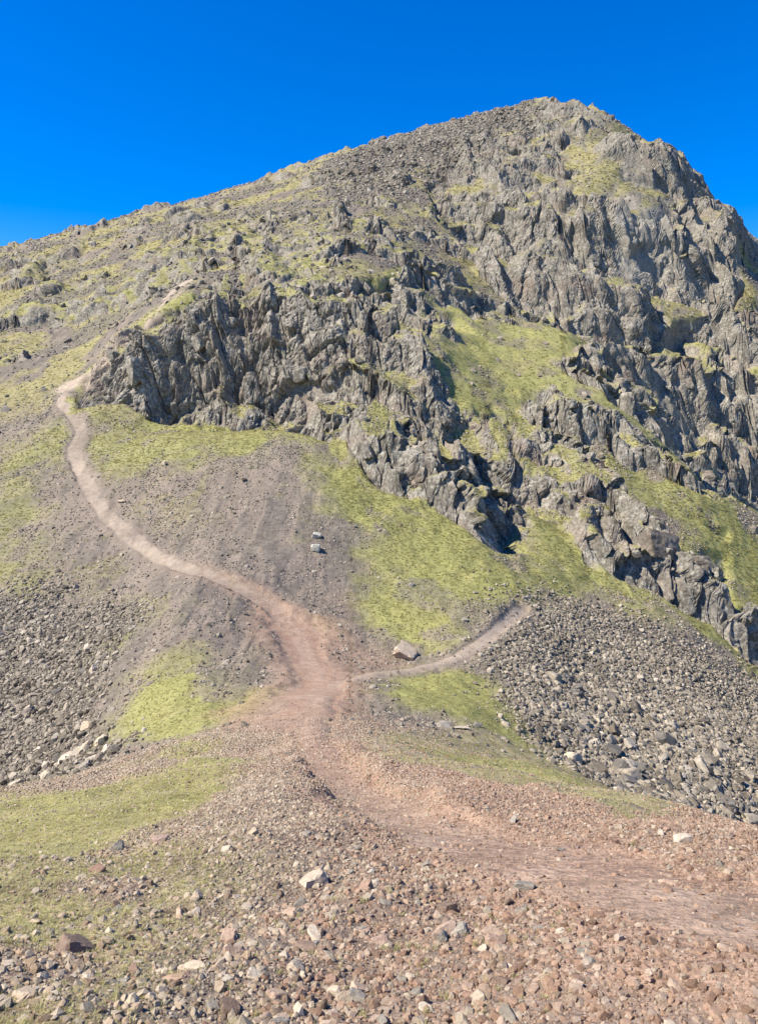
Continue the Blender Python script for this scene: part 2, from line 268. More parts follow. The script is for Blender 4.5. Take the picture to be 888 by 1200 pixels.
def crag_mask(x, y, zbase):
    """0..1 where bedrock breaks through, with the index of the named crag"""
    r = np.hypot(x, y)
    wx = x+fbm(x/9, y/9, octaves=3, seed=3)*3.0
    wy = y+fbm(x/9, y/9, octaves=3, seed=5)*3.5
    best = np.full(x.shape, 1e9, np.float32)
    idx = np.full(x.shape, -1, np.int32)
    for k, poly in enumerate(CRAG.values()):
        P = np.array(poly)
        m = (x > P[:, 0].min()-14) & (x < P[:, 0].max()+14) & (y > P[:, 1].min()-14) & (y < P[:, 1].max()+14)
        d = poly_dist(poly, wx[m], wy[m])
        b = best[m]
        near = d < b
        best[m] = np.where(near, d, b)
        ii = idx[m]
        idx[m] = np.where(near & (d < 3.0), k, ii)
    mask = sstep(2.5, -1.5, best)
    # turf rakes that slant down across the crags
    band = fbm((zbase+0.6*x)/6.5, (x-0.6*zbase)/24.0, octaves=3, seed=43)
    amount = np.zeros(x.shape, np.float32)
    for key, q in (('middle_buttress', 0.8), ('lower_buttress', 0.9), ('great_face', 0.55), ('gully_wall', 0.55), ('left_crag', 0.6), ('summit_crag', 0.3)):
        amount[idx == list(CRAG).index(key)] = q
    big = fbm((zbase+0.45*x)/15.0, (x-0.45*zbase)/50.0, octaves=3, seed=47)
    band = np.where(y > 185, big, band)
    mask = mask*(1-amount*sstep(0.12, 0.28, band))
    # smaller ribs of rock scattered over the upper mountain
    rib = fbm(x/22, y/11, octaves=3, seed=41)
    far = sstep(128, 165, y)
    ribbed = sstep(18, -18, poly_dist(REGION['ribbed_slope'], wx, wy))
    mask2 = sstep(0.08, 0.30, rib+0.20*ribbed)*far*0.85
    for key in ('rake_summit', 'rake_face', 'grass_hanging', 'ledge_face', 'gully_grass'):
        poly = REGION[key]
        P = np.array(poly)
        m = (x > P[:, 0].min()-14) & (x < P[:, 0].max()+14) & (y > P[:, 1].min()-14) & (y < P[:, 1].max()+14)
        mask[m] *= 1-(0.92 if key in ('grass_hanging', 'gully_grass') else 0.6)*sstep(8.0 if key == 'grass_hanging' else 3.0, -2.0, poly_dist(poly, wx[m], wy[m]))
    return np.maximum(mask, mask2), idx

def terrace(z, x, y, s, seed, flat, dip=0.2, lift=0.15):
    """lift the ground into steps of height s: tread and riser"""
    wob = fbm(x/(s*2.6), y/(s*2.6), octaves=3, seed=seed)*1.1
    t = (z+dip*x)/s + wob
    f = t-np.floor(t)
    gq = np.where(f < flat, f*0.36, flat*0.36+(f-flat)*(1-flat*0.36)/(1-flat))
    gq = np.where(gq > 1, 1, gq)
    return (gq-f+lift*flat)*s

CRAG_STEP = {'left_crag': (20.0, 6.5, 0.55, 0.1), 'middle_buttress': (11.0, 4.4, 0.62, 0.45), 'lower_buttress': (10.0, 4.0, 0.66, 0.55), 'summit_crag': (10.0, 4.0, 0.55, 0.2),
             'great_face': (38.0, 12.0, 0.6, 0.3), 'shoulder_crag': (44.0, 14.0, 0.6, 0.0), 'gully_wall': (24.0, 8.0, 0.58, 0.3), 'foot_outcrop': (4.0, 2.0, 0.5, 0.3)}
def crag_steps(x, y, z, mask):
    """cliffs and ledges: every crag breaks into steps of its own height"""
    num = np.zeros(x.shape, np.float32); den = np.full(x.shape, 1e-3, np.float32)
    for key, poly in CRAG.items():
        P = np.array(poly)
        m = np.nonzero((x > P[:, 0].min()-8) & (x < P[:, 0].max()+8) & (y > P[:, 1].min()-8) & (y < P[:, 1].max()+8))[0]
        d = poly_dist(poly, x[m], y[m])
        m = m[d < 5]; d = d[d < 5]
        s1, s2, fl, dip = CRAG_STEP[key]
        lf = {'great_face': 0.3, 'shoulder_crag': 0.36, 'summit_crag': 0.12}.get(key, 0.14)
        a1 = terrace(z[m], x[m], y[m], s1, 51, fl, dip, lf)
        a2 = terrace(z[m]+a1, x[m], y[m], s2, 57, fl, dip)
        w = sstep(5, -2, d)
        num[m] += w*(a1*0.95+a2*0.6); den[m] += w
    m = den < 0.3
    q = terrace(z[m], x[m], y[m], 5.0, 53, 0.45)
    num[m] += (q+terrace(z[m]+q, x[m], y[m], 2.2, 59, 0.5)*0.6)*0.9*(0.3-den[m])/0.3
    den[m] = np.maximum(den[m], 1.0)
    gul = 1-2.2*np.abs(fbm(x/13+0.02*y, y/42, octaves=3, seed=63))
    return (num/den + gul*4.6*sstep(0.5, 1, mask) + fbm(x/11, y/11, octaves=3, seed=61)*1.8)*mask

mask, _ = crag_mask(DX.ravel(), DY.ravel(), zb.ravel())
mask = mask.reshape(DX.shape)
zt = zb.copy().astype(np.float32)
sel = mask > 0.02
zt[sel] += crag_steps(DX[sel], DY[sel], zb[sel], mask[sel])

# even out the sampling along every profile: steep ground gets as many rows as flat ground
u = np.linspace(0, 1, N_ROW)
GX = np.empty((NC, N_ROW), np.float32); GY = GX.copy(); GZ = GX.copy(); GB = GX.copy()
LRS = np.empty((NC, N_ROW), np.float32)
for k in range(NC):
    el = np.arctan2(zt[k], RR)
    dl = np.abs(np.diff(el)) + 0.16*np.diff(LR)
    cum = np.r_[0, np.cumsum(dl)]
    LRS[k] = np.interp(u*cum[-1], cum, LR)
kk = 3
cs = np.cumsum(np.pad(LRS.astype(np.float64), [(kk+1, kk), (0, 0)], mode='edge'), axis=0)
LRS = (cs[2*kk+1:]-cs[:-2*kk-1])/(2*kk+1)
for k in range(NC):
    lr = LRS[k]
    r = np.exp(lr)
    GX[k] = r*math.sin(AZ[k]); GY[k] = r*math.cos(AZ[k])+OY
    GZ[k] = np.interp(lr, LR, zt[k]); GB[k] = np.interp(lr, LR, zb[k])
del DX, DY, zb, zt, mask, tmp
GRID = GX.shape
X, Y, Z, B = GX.ravel(), GY.ravel(), GZ.ravel(), GB.ravel()
DIST = np.sqrt(X*X+Y*Y+Z*Z)
PIX = DIST/700.0

def grid_normals(x, y, z):
    p = np.stack([x.reshape(GRID), y.reshape(GRID), z.reshape(GRID)], -1)
    a = np.gradient(p, axis=0); b = np.gradient(p, axis=1)
    n = np.cross(a, b)
    n /= np.linalg.norm(n, axis=-1, keepdims=True)+1e-12
    n *= np.sign(n[..., 2:3]+1e-9)
    return n
MASK, CIDX = crag_mask(X, Y, B)
nb = grid_normals(X, Y, B)
hx, hy = nb[..., 0].ravel(), nb[..., 1].ravel()
hl = np.hypot(hx, hy)+1e-6
hx /= hl; hy /= hl

# ground weights --------------------------------------------------
warp = 0.045*np.maximum(DIST, 3)
fq = np.maximum(DIST, 3)
lnr = np.log(np.maximum(np.hypot(X, Y+0.01), 1)); aza = np.arctan2(X, np.maximum(Y, 1))
n1 = fbm(X/1.1, Y/1.1, octaves=4, seed=71)*sstep(60, 8, DIST) + fbm(X/5.0, Y/5.0, octaves=5, seed=73)*sstep(4, 40, DIST)
n2 = fbm(X/2.3+9, Y/2.3, octaves=4, seed=75)*sstep(60, 8, DIST) + fbm(X/9.0, Y/9.0, octaves=5, seed=77)*sstep(4, 40, DIST)
def region(name, soft=0.03, rough=0.035):
    """weight 0..1 of a plan region with a ragged edge"""
    poly = REGION[name]
    P = np.array(poly)
    pad = 6+0.1*np.abs(P).max()
    m = (X > P[:, 0].min()-pad) & (X < P[:, 0].max()+pad) & (Y > P[:, 1].min()-pad) & (Y < P[:, 1].max()+pad)
    out = np.zeros(X.shape, np.float32)
    d = poly_dist(poly, X[m], Y[m])/fq[m] + (n1[m]*0.7+n2[m]*0.5)*rough
    out[m] = sstep(soft*0.5, -soft*0.5, d)
    return out
def track(name):
    line, wdt = TRACK[name]
    P = np.array(line)
    pad = wdt*4
    m = (X > P[:, 0].min()-pad) & (X < P[:, 0].max()+pad) & (Y > P[:, 1].min()-pad) & (Y < P[:, 1].max()+pad)
    out = np.full(X.shape, 9.0, np.float32)
    out[m] = line_dist(line, X[m], Y[m])/wdt
    return out
def put(w, layer, amount):
    """lay one ground cover over what is there"""
    for k in w:
        w[k] *= 1-amount
    w[layer] += amount
W = {k: np.zeros(X.shape, np.float32) for k in ('grass', 'dry', 'dirt', 'red', 'pale', 'scree', 'rock')}
near = sstep(44, 30, Y)*1.0
SHELF = region('dirt_shelf', 0.06, 0.04)
W['red'] += near*0.5
W['dirt'] += 1-near*0.5
far = sstep(118, 150, Y)
put(W, 'dry', far*sstep(-0.25, 0.15, n2+0.1))
put(W, 'scree', far*sstep(0.0, 0.3, fbm(X/16, Y/10, octaves=4, seed=81)-0.02)*0.8)
put(W, 'scree', region('hill_scree', 0.14, 0.10)*sstep(-0.25, 0.25, n1)*0.75)
runnel = fbm(X/1.3+0.25*fbm(X/4, Y/4, octaves=2, seed=83), Y/9.0, octaves=4, seed=84)
put(W, 'dirt', region('dirt_left', 0.05, 0.04))
put(W, 'dirt', region('dirt_knoll', 0.05, 0.03))
sparse = np.clip(region('dirt_left', 0.1, 0.1)+region('dirt_knoll', 0.1, 0.1)*sstep(84, 100, Y), 0, 1)
put(W, 'dry', sparse*0.6*sstep(0.05, 0.3, n1+0.4*runnel))
put(W, 'scree', W['dirt']*0.7*sstep(-0.05, 0.25, runnel-0.3*n2))
put(W, 'scree', region('scree_left', 0.06, 0.06))
put(W, 'scree', region('scree_right', 0.05, 0.05))
put(W, 'scree', region('gravel_grey', 0.10, 0.06)*0.55)
for k, q in (('rake_summit', 0.35), ('rake_face', 0.35), ('ledge_face', 0.5), ('gully_grass', 0.9), ('grass_left', 0.6), ('grass_left2', 0.65), ('grass_knoll', 0.8), ('grass_hanging', 0.9), ('grass_flank', 1.0),
             ('grass_dip', 1.0), ('grass_patch', 0.95), ('grass_strip', 0.9)):
    put(W, 'grass', region(k, 0.09, 0.09)*q*(1-0.6*sstep(0.05, 0.35, n1-0.25*n2)))
put(W, 'dirt', SHELF*0.95)
put(W, 'dry', SHELF*(0.35+0.45*sstep(-0.2, 0.2, n1)))
put(W, 'pale', SHELF*0.16)
put(W, 'grass', region('grass_shelf', 0.05, 0.10)*0.8*sstep(-0.25, 0.15, fbm(X/3.0+Y*0.12, Y/14.0, octaves=3, seed=79)+0.1))
put(W, 'grass', region('grass_mound', 0.06, 0.05)*0.92)
put(W, 'dry', region('grass_mound', 0.06, 0.05)*0.5*sstep(-0.4, 0.2, n2))
put(W, 'dry', region('grass_sparse', 0.20, 0.16)*0.85*sstep(-0.5, 0.1, n1))
put(W, 'red', region('dark_junction', 0.06, 0.05)*0.5)
TD = {k: track(k) for k in TRACK}
for k in TD:
    TD[k] = TD[k]*(1+0.4*n1) + 0.2*n2 + 0.22*fbm(X/0.7, Y/1.4, octaves=3, seed=86)*sstep(110, 40, DIST)
up = sstep(66, 84, Y)
for k, q in (('junction', 0.7), ('main', 0.95), ('side', 0.85), ('front', 0.9), ('rise', 0.95), ('upper', 0.85)):
    wide = sstep(2.2, 1.1, TD[k])*q
    core = sstep(0.95, 0.7, TD[k])*q
    if k in ('side',):
        fade = sstep(-5.0, 1.0, X)
        put(W, 'dirt', wide*fade); put(W, 'red', wide*(1-fade)*0.8); put(W, 'pale', core*(0.3+0.6*fade)*np.clip(0.9+0.8*n1, 0, 1))
    elif k in ('rise', 'upper'):
        put(W, 'scree', wide*0.5); put(W, 'pale', core*0.9*sstep(-0.5, 0.1, n1))
    else:
        put(W, 'dirt', wide*up)
        put(W, 'red', wide*(1-up)*0.9)
        put(W, 'pale', core*np.clip((0.28+0.57*up)*(0.8+0.9*n1+0.5*runnel), 0, 1))
TRK = np.minimum(np.minimum(TD['main'], TD['side']), np.minimum(TD['front'], TD['junction']*1.2))

# relief ------------------------------------------------------------
def octave(wl, amp, seed, weight):
    vis = sstep(1.5, 4.0, wl/PIX)*sstep(900, 250, wl/PIX)
    m = (vis*weight > 0.01)
    out = np.zeros(X.shape, np.float32)
    out[m] = vnoise(X[m]/wl, Y[m]/wl, Z[m]/wl, seed=seed)*amp*(vis*weight)[m]
    return out
soft = np.clip(W['grass']+W['dry']*0.8, 0, 1)*(1-MASK*0.5)
stony = np.clip(W['scree']+0.5*W['dirt']*sstep(0.2, 2, TRK)+0.5*W['red']*sstep(0.5, 2, TRK), 0, 1)
rel = np.zeros(X.shape, np.float32)
for wl_, a in ((14, 0.9), (6.5, 0.5), (3.0, 0.28), (1.5, 0.16), (0.75, 0.085), (0.36, 0.04), (0.17, 0.018), (0.08, 0.009), (0.04, 0.005)):
    rel += octave(wl_, a*0.8, int(wl_*100), np.clip(0.45+0.55*soft+0.5*stony, 0, 1)*sstep(0.3, 1.6, TRK+0.15))
rel -= 0.16*sstep(1.3, 0.8, TRK)*sstep(4, 20, DIST)
rel += 0.16*runnel*np.clip(W['dirt']+0.5*W['scree'], 0, 1)*sstep(30, 45, Y)*sstep(150, 110, Y)
Z = Z+rel
# bedrock: jointed columns pushed out of the risers, turf left on the treads
def blur(a, k):
    for ax in (0, 1):
        c = np.cumsum(np.pad(a, [(k+1, k) if i == ax else (0, 0) for i in range(2)], mode='edge'), axis=ax)
        n = a.shape[ax]
        hi = np.take(c, np.arange(2*k+1, 2*k+1+n), axis=ax); lo = np.take(c, np.arange(0, n), axis=ax)
        a = (hi-lo)/(2*k+1)
    return a
NZ0 = blur(grid_normals(X, Y, Z)[..., 2].astype(np.float64), 2).ravel().astype(np.float32)
n3 = fbm(X/3.5, Y/3.5, Z/3.5, octaves=3, seed=141)
BARE = region('bare_slab', 0.02, 0.02)
RISER = sstep(0.83, 0.60, NZ0+0.20*n3)*sstep(0.2, 0.5, MASK)
m = MASK > 0.03
mx, my, mz, mm = X[m], Y[m], Z[m], MASK[m]
lean = mx+0.20*mz+fbm(mx/20, my/20, mz/20, octaves=2, seed=90)*2
disp = np.zeros(mx.shape, np.float32)
for (sx, sz, amp, seed, crack) in ((13.0, 40.0, 2.6, 99, 0.9), (6.0, 19.0, 1.5, 101, 0.7), (2.8, 8.5, 0.85, 107, 0.4), (1.35, 3.4, 0.42, 113, 0.2), (0.7, 1.6, 0.13, 117, 0.06)):
    far_k = np.where(my > 185, 1.5, 1.0).astype(np.float32)
    rv, tl, ed = cells(lean/far_k, my/far_k, mz/far_k, sx, sx, sz, seed)
    one = (1.25 if sx > 2 else 0.8)*amp*(0.85*(rv-0.5)+0.65*tl) - crack*sstep(0.09, 0.0, ed)
    if sx > 2:                                        # the big joints weather back over a little width
        full = np.zeros(X.shape); full[m] = one
        one = blur(full.reshape(GRID), 2 if sx > 5 else 1).ravel()[m].astype(np.float32)
    disp += one
gr1 = np.abs(vnoise(lean/3.2, my/3.2, mz/22.0, seed=121)); gr2 = np.abs(vnoise(lean/1.3, my/1.3, mz/9.0, seed=123))
disp += -0.7*sstep(0.15, 0.0, gr1) - 0.25*sstep(0.16, 0.0, gr2)
disp += 0.16*fbm(mx/0.9, my/0.9, mz/0.9, octaves=3, seed=131)
disp *= 1-0.3*BARE[m]
disp = np.clip(disp, -2.6, 2.6)*mm*(0.16+0.84*RISER[m])
X = X.copy(); Y = Y.copy()
X[m] += hx[m]*disp*0.95
Y[m] += hy[m]*disp*0.95
Z[m] += disp*0.25
NRM = grid_normals(X, Y, Z)
nzs = NRM[..., 2].ravel()
rockw = np.maximum(RISER, sstep(0.75, 0.5, nzs)*sstep(0.3, 0.6, MASK))
ledge = sstep(0.35, 0.7, MASK)*(1-rockw)
inside = np.isin(CIDX, [list(CRAG).index(k) for k in ('left_crag', 'middle_buttress', 'lower_buttress', 'great_face', 'gully_wall')])*(1-rockw)*sstep(0.75, 0.45, MASK)
put(W, 'grass', inside*sstep(230, 180, Y)*0.85*sstep(-0.45, 0.0, n3))
put(W, 'dry', inside*sstep(180, 230, Y)*0.8*sstep(-0.45, 0.0, n3))
put(W, 'grass', ledge*sstep(290, 200, Y)*0.8)
put(W, 'dry', ledge*sstep(-0.2, 0.3, n3)*0.45)
put(W, 'rock', rockw)
for k in ('rise', 'upper'):
    put(W, 'pale', sstep(1.3, 0.5, TD[k])*0.8*sstep(-0.5, 0.1, n1))
put(W, 'scree', region('summit_scree', 0.06, 0.06)*0.8)

# ------------------------------------------------------------------ materials
def mat(name):
    m = bpy.data.materials.new(name)
    m.use_nodes = True
    nt = m.node_tree
    b = nt.nodes['Principled BSDF']
    b.inputs['Roughness'].default_value = 0.92
    b.inputs['Specular IOR Level'].default_value = 0.2
    return m, nt, b
class N:
    """tiny node helper"""
    def __init__(s, nt): s.nt = nt
    def n(s, t, **kw):
        q = s.nt.nodes.new(t)
        for k, v in kw.items(): setattr(q, k, v)
        return q
    def l(s, a, b): s.nt.links.new(a, b)
    def noise(s, vec, scale, detail=5, rough=0.55, dist=0.0):
        q = s.n('ShaderNodeTexNoise'); q.inputs['Scale'].default_value = scale
        q.inputs['Detail'].default_value = detail; q.inputs['Roughness'].default_value = rough
        q.inputs['Distortion'].default_value = dist
        s.l(vec, q.inputs['Vector']); return q.outputs['Fac']
    def ramp(s, f, stops):
        q = s.n('ShaderNodeValToRGB')
        e = q.color_ramp.elements
        while len(e) < len(stops): e.new(0.5)
        for k, (p, c) in zip(e, stops):
            k.position = p
            k.color = (c, c, c, 1) if isinstance(c, (int, float)) else (*c, 1)
        s.l(f, q.inputs[0]); return q.outputs[0]
    def mix(s, f, a, b, mode='MIX'):
        q = s.n('ShaderNodeMix', data_type='RGBA', blend_type=mode)
        for v, k in ((f, 0), (a, 6), (b, 7)):
            if isinstance(v, (int, float)): q.inputs[k].default_value = v
            elif isinstance(v, tuple): q.inputs[k].default_value = (*v, 1)
            else: s.l(v, q.inputs[k])
        return q.outputs[2]
    def math(s, op, a, b=0.0):
        q = s.n('ShaderNodeMath', operation=op)
        for v, k in ((a, 0), (b, 1)):
            if isinstance(v, (int, float)): q.inputs[k].default_value = v
            else: s.l(v, q.inputs[k])
        return q.outputs[0]
def rock_colour(h, vec, warm=None):
    """grey volcanic rock with pale lichen and dark weeping stains"""
    base = h.ramp(h.noise(vec, 0.35, 6, 0.6), [(0.3, (0.125, 0.111, 0.086)), (0.5, (0.205, 0.182, 0.143)), (0.72, (0.31, 0.277, 0.221))])
    fine = h.ramp(h.noise(vec, 2.2, 6, 0.72), [(0.32, 0.34), (0.5, 0.95), (0.68, 1.6)])
    c = h.mix(1.0, base, fine, 'MULTIPLY')
    lich = h.ramp(h.noise(vec, 1.1, 6, 0.7), [(0.53, 0.0), (0.64, 0.65)])
    c = h.mix(lich, c, (0.39, 0.375, 0.305))
    iron = h.ramp(h.noise(vec, 0.16, 3, 0.5), [(0.52, 0.0), (0.7, 0.45)])
    return h.mix(iron, c, (0.23, 0.165, 0.12))
gm, nt, bs = mat('mountain_ground')
h = N(nt)
geo = h.n('ShaderNodeNewGeometry')
P_ = geo.outputs['Position']
A = h.n('ShaderNodeAttribute', attribute_name='cover_a'); Bq = h.n('ShaderNodeAttribute', attribute_name='cover_b')
sa = h.n('ShaderNodeSeparateColor'); h.l(A.outputs['Color'], sa.inputs[0])
sb = h.n('ShaderNodeSeparateColor'); h.l(Bq.outputs['Color'], sb.inputs[0])
grass, red, pale = sa.outputs
dry, scree, rock = sb.outputs
f_big = h.noise(P_, 0.22, 4, 0.6); f_mid = h.noise(P_, 1.3, 5, 0.62); f_fine = h.noise(P_, 9.0, 5, 0.65); f_tiny = h.noise(P_, 45.0, 4, 0.6)
speck = h.math('MULTIPLY', h.ramp(f_fine, [(0.28, 0.5), (0.5, 1.0), (0.75, 1.5)]), h.ramp(f_tiny, [(0.25, 0.65), (0.5, 1.0), (0.75, 1.35)]))
c_dirt = h.mix(1.0, h.ramp(h.math('ADD', h.math('MULTIPLY', f_mid, 0.55), h.math('MULTIPLY', f_big, 0.45)), [(0.3, (0.15, 0.12, 0.09)), (0.7, (0.265, 0.215, 0.165))]), speck, 'MULTIPLY')
c_red = h.mix(1.0, h.ramp(f_mid, [(0.3, (0.25, 0.152, 0.1)), (0.7, (0.40, 0.27, 0.185))]), speck, 'MULTIPLY')
c_pale = h.mix(1.0, h.ramp(f_mid, [(0.3, (0.31, 0.24, 0.17)), (0.7, (0.45, 0.365, 0.275))]), h.ramp(f_fine, [(0.25, 0.8), (0.75, 1.15)]), 'MULTIPLY')
f_turf = h.math('ADD', h.math('MULTIPLY', f_mid, 0.4), h.math('ADD', h.math('MULTIPLY', f_big, 0.3), h.math('MULTIPLY', f_fine, 0.3)))
c_grass = h.ramp(f_turf, [(0.32, (0.175, 0.17, 0.06)), (0.46, (0.25, 0.243, 0.084)), (0.58, (0.31, 0.297, 0.107)), (0.72, (0.375, 0.347, 0.15))])
c_grass = h.mix(1.0, c_grass, h.ramp(f_fine, [(0.25, 0.8), (0.5, 1.0), (0.75, 1.18)]), 'MULTIPLY')
c_grass = h.mix(h.ramp(f_big, [(0.5, 0.0), (0.7, 0.45)]), c_grass, (0.235, 0.20, 0.085))
c_dry = h.ramp(f_mid, [(0.3, (0.165, 0.142, 0.068)), (0.5, (0.265, 0.233, 0.105)), (0.72, (0.36, 0.315, 0.155))])
c_dry = h.mix(1.0, c_dry, speck, 'MULTIPLY')
c_scree = h.mix(1.0, h.ramp(f_mid, [(0.3, (0.085, 0.073, 0.058)), (0.7, (0.185, 0.16, 0.127))]), speck, 'MULTIPLY')
c = h.mix(red, c_dirt, c_red)
for w_, cc in ((scree, c_scree), (dry, c_dry), (grass, c_grass), (pale, c_pale), (rock, h.mix(h.math('MULTIPLY', A.outputs['Alpha'], 0.4), rock_colour(h, P_), (0.31, 0.285, 0.235)))):
    c = h.mix(w_, c, cc)
h.l(c, bs.inputs['Base Color'])
bump = h.n('ShaderNodeBump'); bump.inputs['Strength'].default_value = 0.8; bump.inputs['Distance'].default_value = 0.16
h.l(h.math('ADD', h.math('MULTIPLY', f_fine, 0.5), h.math('MULTIPLY', f_mid, 1.0)), bump.inputs['Height'])
h.l(bump.outputs[0], bs.inputs['Normal'])
GROUND = gm

# ------------------------------------------------------------------ terrain objects, cut out of one surface
# cover fractions as independent layers, each relative to what lies below it
def layers():
    rest = np.ones(X.shape, np.float32)
    out = {}
    for k in ('rock', 'pale', 'grass', 'dry', 'scree'):
        out[k] = np.clip(W[k]/np.maximum(rest, 1e-4), 0, 1)
        rest = rest-W[k]
    out['red'] = np.clip(W['red']/np.maximum(W['red']+W['dirt'], 1e-4), 0, 1)
    return out
LAY = layers()
CO_A = np.stack([LAY['grass'], LAY['red'], LAY['pale'], BARE], 1)
CO_B = np.stack([LAY['dry'], LAY['scree'], LAY['rock'], np.ones_like(X)], 1)
CO_P = np.stack([X, Y, Z], 1).astype(np.float32)
def cell_mean(a):
    a = a.reshape(GRID)
    return 0.25*(a[:-1, :-1]+a[1:, :-1]+a[:-1, 1:]+a[1:, 1:])
cell_idx = np.where(MASK > 0.45, CIDX, -1).reshape(GRID)[:-1, :-1]
CLS = np.zeros(cell_idx.shape, np.int32)            # 0 mountainside
cy = cell_mean(Y)
dense = {k: cell_mean(W[k]) for k in W}
CLS[:] = 0
CLS[(dense['scree'] > 0.5) & (cy < 110)] = 2
CLS[(dense['grass']+dense['dry'] > 0.5) & (cy < 128)] = 1
CLS[(cell_mean(TRK) < 1.0) & (cy > 6)] = 3
CLS[cell_idx >= 0] = 10+cell_idx[cell_idx >= 0]
CLS[(CLS == 0) & (cy < 50)] = 4
vid = np.arange(GRID[0]*GRID[1]).reshape(GRID)
def surface(name, cls, smooth):
    i, j = np.nonzero(CLS == cls)
    if len(i) == 0: return None
    q = np.stack([vid[i, j], vid[i+1, j], vid[i+1, j+1], vid[i, j+1]], 1)
    used, inv = np.unique(q, return_inverse=True)
    inv = inv.reshape(q.shape)
    me = bpy.data.meshes.new(name)
    me.vertices.add(len(used)); me.loops.add(inv.size); me.polygons.add(len(inv))
    me.vertices.foreach_set('co', CO_P[used].ravel())
    me.loops.foreach_set('vertex_index', inv.ravel().astype(np.int32))
    me.polygons.foreach_set('loop_start', np.arange(0, inv.size, 4, dtype=np.int32))
    me.polygons.foreach_set('use_smooth', np.full(len(inv), smooth))
    for nm, arr in (('cover_a', CO_A), ('cover_b', CO_B)):
        at = me.attributes.new(nm, 'FLOAT_COLOR', 'POINT')
        at.data.foreach_set('color', arr[used].ravel())
    me.update(calc_edges=True)
    me.materials.append(GROUND)
    o = bpy.data.objects.new(name, me)
    COL.objects.link(o)
    return o
def tag(o, label, cat=None, group=None, kind=None):
    o['label'] = label
    if cat: o['category'] = cat
    if group: o['group'] = group
    if kind: o['kind'] = kind
    return o
for cls, name, label in ((0, 'mountainside', 'broad dry mountainside of thin turf and stones rising to the skyline'),
                         (1, 'grass_slope', 'short yellow green turf covering the lower slopes'),
                         (2, 'scree_slope', 'grey slopes of loose broken stone'),
                         (3, 'footpath', 'worn footpath of pale and reddish earth crossing the gap'),
                         (4, 'gravel_slope', 'bare reddish gravel and earth running down to the gap')):
    o = surface(name, cls, True)
    if o: tag(o, label, kind='structure')
CRAG_LABEL = {
 'left_crag': 'long grey cliff of upright slabs standing behind the grassy knoll',
 'middle_buttress': 'broken dark rock buttress rising from the green slope above the side path',
 'lower_buttress': 'stepped rocky spur with grass ledges and a brown slab at its foot',
 'summit_crag': 'jagged dark grey rocks crowning the summit',
 'great_face': 'tall sheer grey rock face below the summit',
 'shoulder_crag': 'square vertical cliff on the shoulder against the sky',
 'gully_wall': 'shadowed dark wall of rock beyond the gully behind the spur',
 'foot_outcrop': 'small low outcrop alone in the grass below the spur',
}
CRAG_OBJ = {}
for k, key in enumerate(CRAG):
    o = surface('rock_face', 10+k, False)
    if o is None: continue
    me = o.data
    c = np.empty(len(me.vertices)*3, np.float32); me.vertices.foreach_get('co', c)
    c = c.reshape(-1, 3)
    base = Vector((float(c[:, 0].mean()), float(c[:, 1].mean()), float(c[:, 2].min())))
    e = bpy.data.objects.new('rock_crag', None)
    COL.objects.link(e)
    e.location = base
    o.parent = e
    o.matrix_parent_inverse = Matrix.Translation(-base)
    tag(e, CRAG_LABEL[key], 'crag')
    CRAG_OBJ[key] = e
# ------------------------------------------------------------------ stones
def stone_mesh(name, seed, sub=2, planes=11, squash=(1.0, 0.8, 0.62), rough=0.05, boxy=False):
    """angular broken stone: a ball cut back by random planes, then roughened"""
    rg = np.random.default_rng(seed)
    bm = bmesh.new()
    bmesh.ops.create_icosphere(bm, subdivisions=sub, radius=1.0)
    nrm = rg.normal(size=(planes, 3)); nrm /= np.linalg.norm(nrm, axis=1)[:, None]
    off = rg.uniform(0.42, 0.74, planes)
    if boxy:                                          # joint-bounded block: six rough faces, then chipped corners
        fx = np.vstack([np.eye(3), -np.eye(3)])+rg.normal(0, 0.16, (6, 3))
        fx /= np.linalg.norm(fx, axis=1)[:, None]
        nrm = np.vstack([fx, nrm]); off = np.r_[rg.uniform(0.5, 0.62, 6), rg.uniform(0.66, 0.84, planes)]
    sq = np.array(squash)*rg.uniform(0.85, 1.15, 3)
    dirs = np.array([v.co[:] for v in bm.verts])
    r = np.ones(len(dirs))
    for n_, o_ in zip(nrm, off):
        dt = dirs @ n_
        r = np.minimum(r, np.where(dt > 1e-3, o_/np.maximum(dt, 1e-3), 9))
    p = dirs*r[:, None]*sq
    nz = fbm(dirs[:, 0]*2.2+seed, dirs[:, 1]*2.2, dirs[:, 2]*2.2, octaves=3, seed=seed)
    p *= (1+rough*nz)[:, None]
    p *= 1.0/np.abs(p[:, 0]).max()*0.5               # one unit long
    for v, c in zip(bm.verts, p): v.co = c
    me = bpy.data.meshes.new(name)
    bm.to_mesh(me); bm.free()
    me.polygons.foreach_set('use_smooth', np.ones(len(me.polygons), bool))
    me.set_sharp_from_angle(angle=math.radians(24))
    return me
